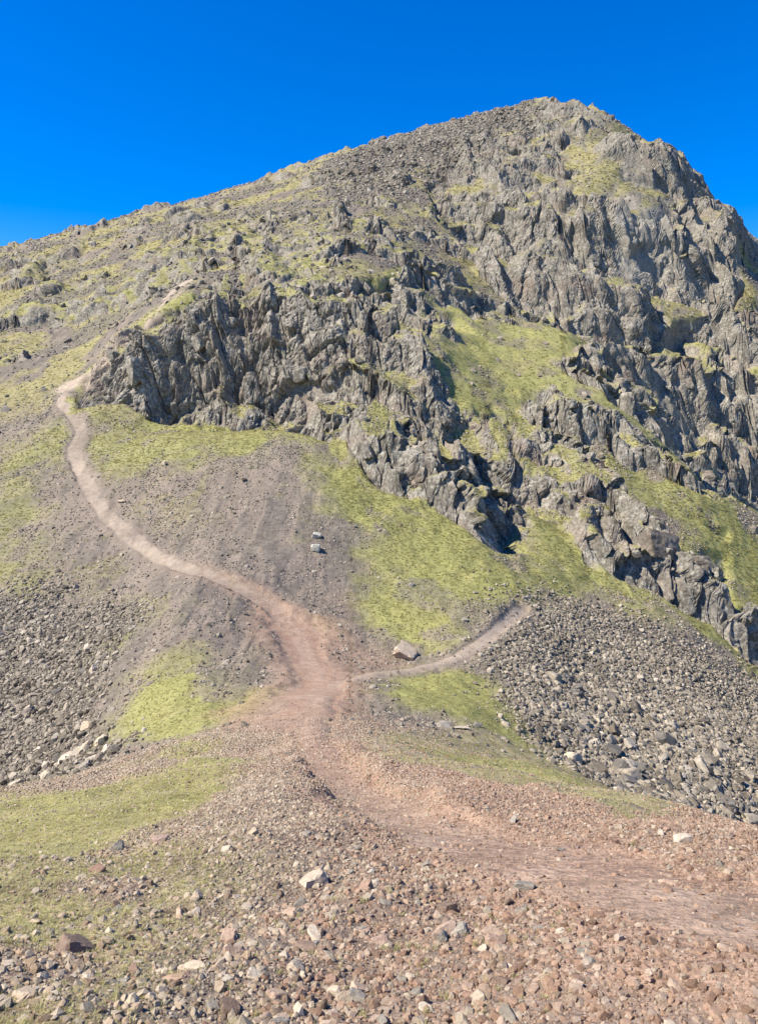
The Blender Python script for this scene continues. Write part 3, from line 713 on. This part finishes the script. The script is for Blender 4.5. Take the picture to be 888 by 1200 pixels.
def stone_material(name, stops, lichen=0.25):
    m_, nt_, b_ = mat(name)
    k = N(nt_)
    oi = k.n('ShaderNodeObjectInfo')
    tc = k.n('ShaderNodeTexCoord')
    gp = k.n('ShaderNodeNewGeometry').outputs['Position']
    c0 = k.ramp(oi.outputs['Random'], stops)
    v0 = k.ramp(k.noise(tc.outputs['Object'], 3.5, 7, 0.75), [(0.3, 0.62), (0.5, 1.05), (0.7, 1.4)])
    c1 = k.mix(1.0, c0, v0, 'MULTIPLY')
    c1 = k.mix(k.ramp(k.noise(tc.outputs['Object'], 4.5, 4, 0.7), [(0.56, 0.0), (0.66, lichen)]), c1, (0.42, 0.41, 0.34))
    k.l(c1, b_.inputs['Base Color'])
    bp = k.n('ShaderNodeBump'); bp.inputs['Strength'].default_value = 0.5; bp.inputs['Distance'].default_value = 0.05
    k.l(k.noise(tc.outputs['Object'], 9.0, 5, 0.7), bp.inputs['Height'])
    k.l(bp.outputs[0], b_.inputs['Normal'])
    return m_
M_RED = stone_material('rust_stone', [(0.0, (0.27, 0.165, 0.11)), (0.35, (0.35, 0.235, 0.165)), (0.7, (0.43, 0.315, 0.225)), (1.0, (0.32, 0.225, 0.17))], 0.15)
M_TAN = stone_material('tan_stone', [(0.0, (0.40, 0.31, 0.215)), (0.5, (0.47, 0.385, 0.28)), (1.0, (0.52, 0.445, 0.34))], 0.3)
M_GREY = stone_material('grey_stone', [(0.0, (0.20, 0.175, 0.135)), (0.5, (0.26, 0.228, 0.178)), (1.0, (0.32, 0.282, 0.22))], 0.35)
M_DARK = stone_material('dark_stone', [(0.0, (0.154, 0.108, 0.078)), (1.0, (0.252, 0.178, 0.130))], 0.15)
M_SLATE = stone_material('slate_stone', [(0.0, (0.10, 0.09, 0.076)), (1.0, (0.145, 0.13, 0.108))], 0.2)
M_PALE = stone_material('pale_stone', [(0.0, (0.40, 0.375, 0.30)), (1.0, (0.46, 0.43, 0.35))], 0.3)
M_MIX = stone_material('gravel_mix', [(0.0, (0.179, 0.128, 0.085)), (0.2, (0.315, 0.231, 0.150)), (0.45, (0.399, 0.303, 0.206)), (0.6, (0.284, 0.241, 0.175)), (0.85, (0.420, 0.338, 0.241)), (1.0, (0.494, 0.411, 0.301))], 0.1)
M_MIXR = stone_material('red_gravel_mix', [(0.0, (0.176, 0.111, 0.072)), (0.25, (0.310, 0.198, 0.130)), (0.55, (0.383, 0.257, 0.174)), (0.75, (0.279, 0.212, 0.155)), (0.9, (0.393, 0.297, 0.213)), (1.0, (0.465, 0.365, 0.270))], 0.08)
M_SCREE = stone_material('scree_mix', [(0.0, (0.11, 0.09, 0.064)), (0.3, (0.18, 0.152, 0.111)), (0.6, (0.24, 0.204, 0.15)), (0.85, (0.31, 0.263, 0.195)), (1.0, (0.40, 0.345, 0.26))], 0.3)
M_HILL = stone_material('hill_mix', [(0.0, (0.12, 0.104, 0.082)), (0.4, (0.195, 0.17, 0.132)), (0.8, (0.27, 0.232, 0.18)), (1.0, (0.36, 0.31, 0.24))], 0.3)
SHAPES = {'blocky': dict(planes=6, squash=(1, 0.85, 0.6), boxy=True, sub=3, rough=0.1), 'flat': dict(planes=12, squash=(1, 0.75, 0.36), sub=3, rough=0.1), 'wedge': dict(planes=9, squash=(1, 0.62, 0.5), sub=3, rough=0.1)}
STONE = {k: [stone_mesh(k+'_stone', 31*i+len(k)*7, **v) for i in range(5)] for k, v in SHAPES.items()}
SMALL = [stone_mesh('small_stone', 500+i, sub=1 if i < 5 else 2, planes=9, squash=(1, 0.8, 0.45+0.06*i), rough=0.03) for i in range(8)]

GXf, GYf, GZf = X.reshape(GRID), Y.reshape(GRID), Z.reshape(GRID)
CELL = {k: cell_mean(W[k]) for k in W}
CD = cell_mean(DIST); CX_ = cell_mean(X); CYc = cell_mean(Y); CZ = cell_mean(Z); CT = cell_mean(TRK); CM = cell_mean(MASK); CR = cell_mean(RISER)
PA = np.stack([GXf, GYf, GZf], -1)
AREA = np.linalg.norm(np.cross(PA[1:, :-1]-PA[:-1, :-1], PA[:-1, 1:]-PA[:-1, :-1]), axis=-1)
CN = np.stack([cell_mean(NRM[..., q]) for q in range(3)], -1)
def reg_cell(name): return cell_mean(region(name, 0.05, 0.04))
def sample(weight, n, area_pow=1.0):
    """pick n random places on the ground"""
    p = (weight*AREA**area_pow).ravel().astype(np.float64)
    p /= p.sum()
    c = np.cumsum(p)
    k = np.searchsorted(c, RNG.random(n)*c[-1])
    k = np.minimum(k, p.size-1)
    i, j = np.unravel_index(k, weight.shape)
    a, b = RNG.random((2, n, 1))
    P = (PA[i, j]*(1-a)+PA[i+1, j]*a)*(1-b)+(PA[i, j+1]*(1-a)+PA[i+1, j+1]*a)*b
    nn = CN[i, j]
    return P, nn/np.linalg.norm(nn, axis=1)[:, None], CD[i, j]
def pareto(n, lo, hi, k):
    u_ = RNG.random(n)
    return (lo**-k - u_*(lo**-k-hi**-k))**(-1/k)
def tilt_euler(nrm, amount, jitter):
    """rotation that beds a stone on the slope, with a random turn"""
    n = len(nrm)
    out = np.empty((n, 3), np.float32)
    ax = -np.arctan2(nrm[:, 1], nrm[:, 2])*amount + RNG.normal(0, jitter, n)
    ay = np.arctan2(nrm[:, 0], nrm[:, 2])*amount + RNG.normal(0, jitter, n)
    yaw = RNG.uniform(0, 2*math.pi, n)
    # turn first, then lean: compose by quaternion
    for q in range(n):
        e = (Quaternion((1, 0, 0), ax[q]) @ Quaternion((0, 1, 0), ay[q]) @ Quaternion((0, 0, 1), yaw[q])).to_euler()
        out[q] = e[:]
    return out
def fast_euler(nrm, amount, jitter):
    n = len(nrm)
    ax = -np.arctan2(nrm[:, 1], nrm[:, 2])*amount + RNG.normal(0, jitter, n)
    ay = np.arctan2(nrm[:, 0], nrm[:, 2])*amount + RNG.normal(0, jitter, n)
    yaw = RNG.uniform(0, 2*math.pi, n)
    cx_, sx_, cy_, sy_, cz_, sz_ = np.cos(ax), np.sin(ax), np.cos(ay), np.sin(ay), np.cos(yaw), np.sin(yaw)
    # R = Rx*Ry*Rz, then read XYZ euler angles (Rz'*Ry'*Rx')
    r00 = cy_*cz_
    r10 = cx_*sz_+sx_*sy_*cz_
    r20 = sx_*sz_-cx_*sy_*cz_
    r21 = sx_*cz_+cx_*sy_*sz_
    r22 = cx_*cy_
    return np.stack([np.arctan2(r21, r22), np.arcsin(np.clip(-r20, -1, 1)), np.arctan2(r10, r00)], 1).astype(np.float32)

def instancer(name, meshes, material, P, E, Sc, label):
    """one uncountable spread of alike pieces: points carrying instances"""
    lib = bpy.data.collections.new(name+'_pieces')
    for q, me in enumerate(meshes):
        mm_ = me.copy(); mm_.materials.clear(); mm_.materials.append(material)
        ob = bpy.data.objects.new('%s_%02d' % (name, q), mm_)
        lib.objects.link(ob)
    me = bpy.data.meshes.new(name)
    me.vertices.add(len(P))
    me.vertices.foreach_set('co', P.astype(np.float32).ravel())
    for nm, arr in (('turn', E), ('size', Sc)):
        at = me.attributes.new(nm, 'FLOAT_VECTOR', 'POINT'); at.data.foreach_set('vector', arr.astype(np.float32).ravel())
    at = me.attributes.new('pick', 'INT', 'POINT'); at.data.foreach_set('value', RNG.integers(0, len(meshes), len(P)).astype(np.int32))
    o = bpy.data.objects.new(name, me); COL.objects.link(o)
    ng = bpy.data.node_groups.new(name+'_spread', 'GeometryNodeTree')
    ng.interface.new_socket('Geometry', in_out='INPUT', socket_type='NodeSocketGeometry')
    ng.interface.new_socket('Geometry', in_out='OUTPUT', socket_type='NodeSocketGeometry')
    gi = ng.nodes.new('NodeGroupInput'); go = ng.nodes.new('NodeGroupOutput')
    ci = ng.nodes.new('GeometryNodeCollectionInfo'); ci.inputs['Collection'].default_value = lib
    ci.inputs['Separate Children'].default_value = True; ci.inputs['Reset Children'].default_value = True
    ip = ng.nodes.new('GeometryNodeInstanceOnPoints'); ip.inputs['Pick Instance'].default_value = True
    def at_node(nm, ty):
        q = ng.nodes.new('GeometryNodeInputNamedAttribute'); q.data_type = ty; q.inputs['Name'].default_value = nm; return q.outputs['Attribute']
    L = ng.links.new
    L(gi.outputs[0], ip.inputs['Points']); L(ci.outputs[0], ip.inputs['Instance'])
    L(at_node('pick', 'INT'), ip.inputs['Instance Index'])
    L(at_node('turn', 'FLOAT_VECTOR'), ip.inputs['Rotation']); L(at_node('size', 'FLOAT_VECTOR'), ip.inputs['Scale'])
    L(ip.outputs[0], go.inputs[0])
    md = o.modifiers.new('spread', 'NODES'); md.node_group = ng
    tag(o, label, kind='stuff')
    return o
def sizes(s):
    n = len(s)
    return np.stack([s*RNG.uniform(0.85, 1.2, n), s*RNG.uniform(0.8, 1.15, n), s*RNG.uniform(0.75, 1.25, n)], 1)

def individual(me, material, p, e, sc, name, label, cat, group):
    o = bpy.data.objects.new(name, me); COL.objects.link(o)
    o.location = p; o.rotation_euler = e; o.scale = sc
    if not me.materials: me.materials.append(None)
    o.material_slots[0].link = 'OBJECT'; o.material_slots[0].material = material
    tag(o, label, cat, group)
    return o
def in_view(P, pad=0.0):
    x_ = P[:, 0]/np.maximum(P[:, 1], 0.1); z_ = P[:, 2]/np.maximum(P[:, 1], 0.1)
    return (np.abs(x_) < 0.493+pad) & (z_ < 0.53+pad) & (z_ > -0.80-pad) & (P[:, 1] > 0.5)
KEYS = list(STONE)
def field(name, weight, n, lo, hi, k, palette, n_ind, stuff_label, zone, area_pow=1.0, sink=0.18, jitter=0.22, pxmin=2.2, stuff_mat=None, ind_name='stone', lim=1.0, tilt=0.8):
    P, nn, d = sample(weight, n, area_pow)
    s = pareto(n, 1.0, hi/lo, k)*lo
    s = np.maximum(s, d/700*pxmin*RNG.uniform(0.8, 1.3, n))
    s = np.minimum(s, hi)
    E = fast_euler(nn, tilt, jitter); Sc = sizes(s)
    P = P + nn*(s*(0.22-sink))[:, None]
    ang = np.where(in_view(P), s/d, 0)
    order = np.argsort(-ang)
    ind = order[:n_ind]; rest = order[n_ind:]
    for q in ind:
        sh = KEYS[int(RNG.integers(0, 3))]
        me = STONE[sh][int(RNG.integers(0, 5))]
        cname, m_ = palette[int(RNG.integers(0, len(palette)))]
        size_word = 'large ' if s[q]/d[q] > lim else ''
        where = zone
        if zone == 'near slope':
            ci_ = int(np.argmin((CX_.ravel()-P[q, 0])**2+(CYc.ravel()-P[q, 1])**2))
            t_ = CT.ravel()[ci_]; g_ = 1-open_g.ravel()[ci_]
            where = ('among thin near grass' if g_ > 0.25 else 'beside the trodden path' if t_ < 2.2 else
                     'on reddish gravel of the near slope' if CELL['red'].ravel()[ci_] > 0.6 else 'on greyish gravel of the near slope')
        if zone.startswith('in the '):
            part_ = 'low in the ' if P[q, 1] < (57.5 if 'boulder' in zone else 58) else 'partway up the ' if P[q, 1] < (64 if 'boulder' in zone else 66) else 'high in the '
            where = part_+zone[7:]
            if CELL['grass'].ravel()[int(np.argmin((CX_.ravel()-P[q, 0])**2+(CYc.ravel()-P[q, 1])**2))] > 0.25: where = 'at the grassy edge of '+zone[7:]
            size_word = 'large ' if s[q]/d[q] > lim else 'small ' if s[q] < np.median(s[ind]) else ''
        yaw_w = ' on edge' if abs(E[q, 0])+abs(E[q, 1]) > 0.95 else ''
        if 'grassy edge' in where: yaw_w = ''
        lab = '%s%s %s stone%s %s' % (size_word, cname, {'blocky': 'blocky', 'flat': 'flat', 'wedge': 'wedge-shaped'}[sh], yaw_w, where)
        individual(me, m_, P[q], E[q], Sc[q]*np.array([1.05, 1.05, 1.1]), ind_name, lab.replace(' stone', ' '+ind_name), ind_name, lab)
    if len(rest):
        instancer(name, SMALL, stuff_mat, P[rest], E[rest], Sc[rest], stuff_label)
    return P, s
open_g = 1-np.clip(CELL['grass']*0.96+CELL['dry']*0.86, 0, 1)
near_c = sstep(46, 24, CYc)*sstep(0.6, 1.8, CYc)*(1-0.88*cell_mean(SHELF))
w_fore = near_c*open_g*(0.10+0.90*sstep(0.5, 1.6, CT))/CD**1.15*sstep(-0.75, -0.55, -np.abs(CX_)/np.maximum(CYc, 1))
redside = sstep(-0.22, 0.18, CX_/np.maximum(CYc, 1)+0.25*cell_mean(n2))*0.9
field('gravel', w_fore*(1-redside), 85000, 0.013, 0.09, 1.4, None, 0, 'greyish brown gravel and small broken stones over the slope', '', pxmin=2.0, stuff_mat=M_MIX)
field('gravel', w_fore*redside, 85000, 0.013, 0.09, 1.4, None, 0, 'reddish gravel and small broken stones beside the trodden line', '', pxmin=2.0, stuff_mat=M_MIXR)
cell_n1 = cell_mean(n1); cell_n2 = cell_mean(n2)
w_big = near_c*(open_g*0.9+0.1)*sstep(0.3, 1.6, CT)/CD**0.6*sstep(11, 6, CYc)*(0.25+0.75*sstep(-0.1, 0.25, cell_n2))
field('loose_stones', w_big, 4600, 0.055, 0.21, 2.0, [('rust-brown', M_RED), ('rust-brown', M_RED), ('rust-brown', M_RED), ('grey', M_GREY), ('grey', M_GREY), ('pale tan', M_TAN), ('dark brown', M_DARK)], 215,
      'scattered fist-sized stones among the gravel', 'near slope', pxmin=4, stuff_mat=M_MIX, lim=0.036, sink=0.20, jitter=0.25)
w_l = cell_mean(region('scree_left', 0.08, 0.07))*(1-0.8*CELL['grass'])
field('scree_stones', w_l, 30000, 0.12, 0.85, 1.7, [('light grey', M_GREY), ('mottled grey', M_SCREE), ('mottled grey', M_SCREE), ('tan', M_TAN), ('dark grey', M_SLATE)], 75,
      'grey broken stones heaped on the slope below the main path', 'in the scree below the main path', area_pow=0.75, pxmin=2.2, stuff_mat=M_SCREE, lim=0.0205, jitter=0.35, sink=0.1)
w_r = cell_mean(region('scree_right', 0.13, 0.09))*(1-0.8*CELL['grass'])*(0.08+0.92*sstep(1.0, 2.0, CT))
field('scree_stones', w_r*(0.35+sstep(85, 52, CYc)), 52000, 0.13, 0.75, 1.7, None, 0,
      'grey brown broken stones covering the slope below the spur', '', area_pow=0.75, pxmin=2.2, stuff_mat=M_SCREE, jitter=0.35, sink=0.1)
w_rb = w_r*sstep(74, 56, CYc)*sstep(10, 20, CX_)
field('scree_boulders', w_rb, 800, 0.5, 1.5, 2.0, [('light grey', M_GREY), ('mottled grey', M_SCREE), ('mottled grey', M_SCREE), ('dark grey', M_SLATE)], 200,
      'small boulders between the larger ones below the spur', 'in the boulder field below the spur', area_pow=0.9, pxmin=4, stuff_mat=M_SCREE, ind_name='boulder', lim=0.026, jitter=0.4, sink=0.08)
w_d = (CELL['dirt']+0.5*CELL['red'])*sstep(26, 40, CYc)*sstep(150, 130, CYc)*sstep(0.7, 2.0, CT)*(0.3+0.7*sstep(-0.2, 0.4, cell_n1))
field('earth_stones', w_d, 48000, 0.08, 0.6, 1.8, None, 0, 'small stones strewn on the bare earth of the gap', '', area_pow=0.6, pxmin=1.7, stuff_mat=M_SCREE)
w_h = CELL['scree']*sstep(112, 135, CYc)+0.16*CELL['dry']*sstep(112, 135, CYc)
field('hill_stones', w_h, 24000, 0.25, 2.0, 2.1, None, 0, 'countless stones strewn over the upper mountainside', '', area_pow=0.45, pxmin=2.0, stuff_mat=M_HILL, jitter=0.3)
w_s = reg_cell('summit_scree')
field('summit_stones', w_s+0.1*reg_cell('hill_scree'), 4500, 0.7, 2.2, 1.9, None, 0, 'grey blocks covering the ridge to the left of the summit', '', area_pow=0.5, pxmin=2.5, stuff_mat=M_HILL, jitter=0.4, tilt=0.5)
w_g = CELL['grass']*sstep(38, 46, CYc)*sstep(150, 120, CYc)*sstep(0.15, 0.4, cell_n1)+0.5*sstep(0.4, 0.7, CM)*(1-CR)*sstep(180, 150, CYc)
field('turf_stones', w_g, 2600, 0.12, 0.9, 1.7, None, 0, 'odd pale stones lying in the turf', '', area_pow=0.6, pxmin=2.0, stuff_mat=M_GREY)

# ------------------------------------------------------------------ grass
def tuft_mesh(name, seed, blades, height, width, spread):
    rg = np.random.default_rng(seed)
    vs, fs = [], []
    for q in range(blades):
        a = rg.uniform(0, 2*math.pi); b = rg.uniform(0, 2*math.pi)
        r0 = spread*math.sqrt(rg.random())
        bx0, by0 = r0*math.cos(b), r0*math.sin(b)
        hgt = height*rg.uniform(0.5, 1.1); ln = hgt*rg.uniform(0.25, 0.95)
        ca_, sa_ = math.cos(a), math.sin(a); w_ = width*rg.uniform(0.6, 1.2)
        i0_ = len(vs)
        for t, ww in ((0, 1), (0.55, 0.75)):
            cx0 = bx0+ca_*ln*t*t; cy0 = by0+sa_*ln*t*t; cz0 = hgt*t*(1.25-0.3*t)
            vs += [(cx0-sa_*w_*ww/2, cy0+ca_*w_*ww/2, cz0), (cx0+sa_*w_*ww/2, cy0-ca_*w_*ww/2, cz0)]
        vs.append((bx0+ca_*ln, by0+sa_*ln, hgt*0.93))
        fs += [(i0_, i0_+1, i0_+3, i0_+2), (i0_+2, i0_+3, i0_+4)]
    me = bpy.data.meshes.new(name)
    me.from_pydata(vs, [], fs); me.update()
    return me
def grass_material(name, stops):
    m_, nt_, b_ = mat(name)
    k = N(nt_)
    oi = k.n('ShaderNodeObjectInfo')
    pos = k.n('ShaderNodeNewGeometry').outputs['Position']
    f_ = k.math('ADD', k.math('MULTIPLY', oi.outputs['Random'], 0.5), k.math('SUBTRACT', k.math('MULTIPLY', k.noise(pos, 0.35, 4, 0.6), 1.2), 0.35))
    col_ = k.ramp(f_, stops)
    k.l(col_, b_.inputs['Base Color'])
    b_.inputs['Roughness'].default_value = 0.7
    tr = k.n('ShaderNodeBsdfTranslucent'); k.l(col_, tr.inputs['Color'])   # thin blades let the sun through
    mx_ = k.n('ShaderNodeMixShader'); mx_.inputs[0].default_value = 0.5
    k.l(b_.outputs[0], mx_.inputs[1]); k.l(tr.outputs[0], mx_.inputs[2])
    k.l(mx_.outputs[0], nt_.nodes['Material Output'].inputs['Surface'])
    return m_
M_TURF = grass_material('turf_blades', [(0.0, (0.26, 0.24, 0.085)), (0.35, (0.36, 0.335, 0.125)), (0.65, (0.45, 0.405, 0.165)), (1.0, (0.54, 0.475, 0.25))])
M_STRAW = grass_material('dry_blades', [(0.0, (0.42, 0.39, 0.16)), (0.4, (0.54, 0.50, 0.23)), (0.75, (0.62, 0.57, 0.31)), (1.0, (0.66, 0.60, 0.38))])
TUFT_N = [tuft_mesh('near_tuft', 900+q, 16, 1.0, 0.10, 0.45) for q in range(5)]
TUFT_F = [tuft_mesh('far_tuft', 950+q, 14, 0.8, 0.28, 0.55) for q in range(5)]
def turf(name, weight, n, lo, hi, area_pow, meshes, material, label, px=3.0):
    P, nn, d = sample(weight, n, area_pow)
    s = RNG.uniform(lo, hi, n)*RNG.uniform(0.6, 1.2, n)
    s = np.maximum(s, d/700*px*RNG.uniform(0.6, 1.2, n))
    E = fast_euler(nn, 0.45, 0.1)
    Sc = np.stack([s, s, s*RNG.uniform(0.6, 1.1, n)*np.where(d > 16, 0.55, 1.0)], 1)
    instancer(name, meshes, material, P-nn*(s*0.08)[:, None], E, Sc, label)
gd = np.clip(CELL['grass']+CELL['dry'], 0, 1)
turf('grass', gd*sstep(24, 16, CYc)*sstep(1.2, 2, CYc)/CD**0.9, 26000, 0.02, 0.045, 1.0, TUFT_N, M_STRAW, 'short straw-green grass on the near mound', 2.5)
turf('grass', near_c*open_g*sstep(0.8, 1.6, CT)*sstep(0.0, 0.3, cell_n2)*sstep(9, 5, CYc)/CD, 1600, 0.03, 0.06, 1.0, TUFT_N, M_STRAW, 'thin grass blades growing between the near stones', 2.5)
turf('grass', gd*sstep(16, 24, CYc)*sstep(140, 120, CYc)*(1-CR), 36000, 0.05, 0.12, 0.5, TUFT_F, M_TURF, 'tussocky green turf on the knoll and flank', 1.8)
turf('grass', gd*sstep(120, 140, CYc)*(1-CR)*sstep(330, 280, CYc), 24000, 0.2, 0.4, 0.4, TUFT_F, M_TURF, 'thin turf on the upper slopes and ledges', 1.8)

# ------------------------------------------------------------------ blocks standing out of the crags (parts of their crag)
M_CRAG = bpy.data.materials.new('crag_rock'); M_CRAG.use_nodes = True
k_ = N(M_CRAG.node_tree); b_ = M_CRAG.node_tree.nodes['Principled BSDF']; b_.inputs['Roughness'].default_value = 0.9; b_.inputs['Specular IOR Level'].default_value = 0.2
gp_ = k_.n('ShaderNodeNewGeometry').outputs['Position']
k_.l(rock_colour(k_, gp_), b_.inputs['Base Color'])
bp_ = k_.n('ShaderNodeBump'); bp_.inputs['Strength'].default_value = 0.7; bp_.inputs['Distance'].default_value = 0.25
k_.l(k_.noise(gp_, 1.6, 6, 0.7), bp_.inputs['Height']); k_.l(bp_.outputs[0], b_.inputs['Normal'])
BLOCK = [stone_mesh('crag_block', 700+q, sub=3, planes=6, squash=(1.0, 0.8, 1.5), rough=0.10, boxy=True) for q in range(10)]
for b in BLOCK: b.materials.append(M_CRAG)
def child(e, name, me, p, rot, sc, material=None):
    o = bpy.data.objects.new(name, me); COL.objects.link(o)
    o.parent = e
    o.matrix_parent_inverse = Matrix.Translation(-e.location)
    o.location = p; o.rotation_euler = rot; o.scale = sc
    if material:
        o.material_slots[0].link = 'OBJECT'; o.material_slots[0].material = material
    return o
for kx, key in enumerate(CRAG):
    if key not in CRAG_OBJ: continue
    e = CRAG_OBJ[key]
    wgt = (CLS == 10+kx)*CR
    if wgt.sum() < 30: continue
    cnt = {'left_crag': 45, 'middle_buttress': 45, 'lower_buttress': 70, 'summit_crag': 40, 'great_face': 30, 'shoulder_crag': 8, 'gully_wall': 25, 'foot_outcrop': 12}[key]
    P, nn, d = sample(wgt, cnt, 0.6)
    lo, hi = (0.8, 2.3) if d.mean() < 130 else ((1.2, 3.0) if d.mean() < 200 else (1.6, 3.6))
    if key == 'foot_outcrop': lo, hi = 0.8, 1.8
    for q in range(cnt):
        s_ = random.uniform(lo, hi)*random.uniform(0.7, 1.15)
        yaw = math.atan2(nn[q, 0], -nn[q, 1])+random.gauss(0, 0.4)
        p = P[q]-nn[q]*s_*0.40
        child(e, 'rock_block', random.choice(BLOCK), p, (random.gauss(-0.1, 0.12), random.gauss(0.2, 0.14), yaw), (s_, s_*random.uniform(0.7, 1.1), s_*random.uniform(0.6, 1.2)))
def ground_z(x_, y_):
    """height of the finished surface next to a plan position"""
    k = np.argmin((X-x_)**2+(Y-y_)**2)
    return float(Z[k])
# ------------------------------------------------------------------ notable single stones
def at_spot(key, q=0):
    x_, y_ = SPOT[key][q]
    return x_, y_, ground_z(x_, y_)
lb = CRAG_OBJ.get('lower_buttress')
M_BROWN = bpy.data.materials.new('brown_rock'); M_BROWN.use_nodes = True
k_ = N(M_BROWN.node_tree); b_ = M_BROWN.node_tree.nodes['Principled BSDF']; b_.inputs['Roughness'].default_value = 0.9; b_.inputs['Specular IOR Level'].default_value = 0.2
gp_ = k_.n('ShaderNodeNewGeometry').outputs['Position']
k_.l(k_.mix(0.4, rock_colour(k_, gp_), (0.16, 0.115, 0.08)), b_.inputs['Base Color'])
bp_ = k_.n('ShaderNodeBump'); bp_.inputs['Strength'].default_value = 0.8; bp_.inputs['Distance'].default_value = 0.3
k_.l(k_.noise(gp_, 1.2, 6, 0.7), bp_.inputs['Height']); k_.l(bp_.outputs[0], b_.inputs['Normal'])
SLAB = [stone_mesh('slab_block', 820+q, sub=5, planes=7, squash=(1.0, 0.8, 0.7), rough=0.13, boxy=True) for q in range(2)]
for b in SLAB: b.materials.append(M_BROWN)
if lb:
    for q, (key, nm, dims, rz, up_) in enumerate((('brown_slab', 'brown_slab', (5.6, 5.0, 5.4), 0.35, 0.2), ('slab_foot', 'foot_slab', (3.8, 3.4, 3.4), -0.3, 0.0))):
        x_, y_, z_ = at_spot(key)
        o = child(lb, nm, SLAB[q], (x_, y_+1.2, z_+up_), (0.0, 0.12, rz), dims)
        o['label'] = 'smooth brown slab face at the foot of the spur'
x_, y_, z_ = at_spot('path_boulder')
individual(STONE['blocky'][2], M_TAN, (x_, y_, z_+0.25), (0.1, 0.42, -0.3), (2.1, 1.9, 1.8), 'boulder', 'lone pale wedge-shaped boulder beside the narrow side path', 'boulder', None)
for q, lab in ((0, 'upper of two whitish boulders on the bare earth slope'), (1, 'lower of two whitish boulders on the bare earth slope')):
    x_, y_, z_ = at_spot('pale_stones', q)
    individual(STONE['blocky'][q], M_PALE, (x_, y_, z_+0.2), (0.1, 0.1, q*1.3), (1.15, 1.1, 1.1), 'boulder', lab, 'boulder', None)
for q, lab in enumerate(('pale angular stone beside the upper bend of the main path', 'pale stone lying on the bare earth of the knoll', 'pale boulder sunk in the turf of the knoll')):
    x_, y_, z_ = at_spot('slope_stones', q)
    individual(STONE['wedge'][q], M_TAN, (x_, y_, z_+0.15), (0.1, 0.2, q*1.1), (1.3, 1.2, 1.3), 'stone', lab, 'stone', None)
for q in range(4):
    x_, y_, z_ = at_spot('dip_stones', q)
    individual(STONE['flat'][q], M_GREY, (x_, y_, z_+0.1), (0.1, 0.2, q*0.9), (0.9+0.3*(q % 2), 0.8, 0.8), 'stone', 'grey flat stone in the row along the grassy dip', 'stone', 'row of stones along the grassy dip')
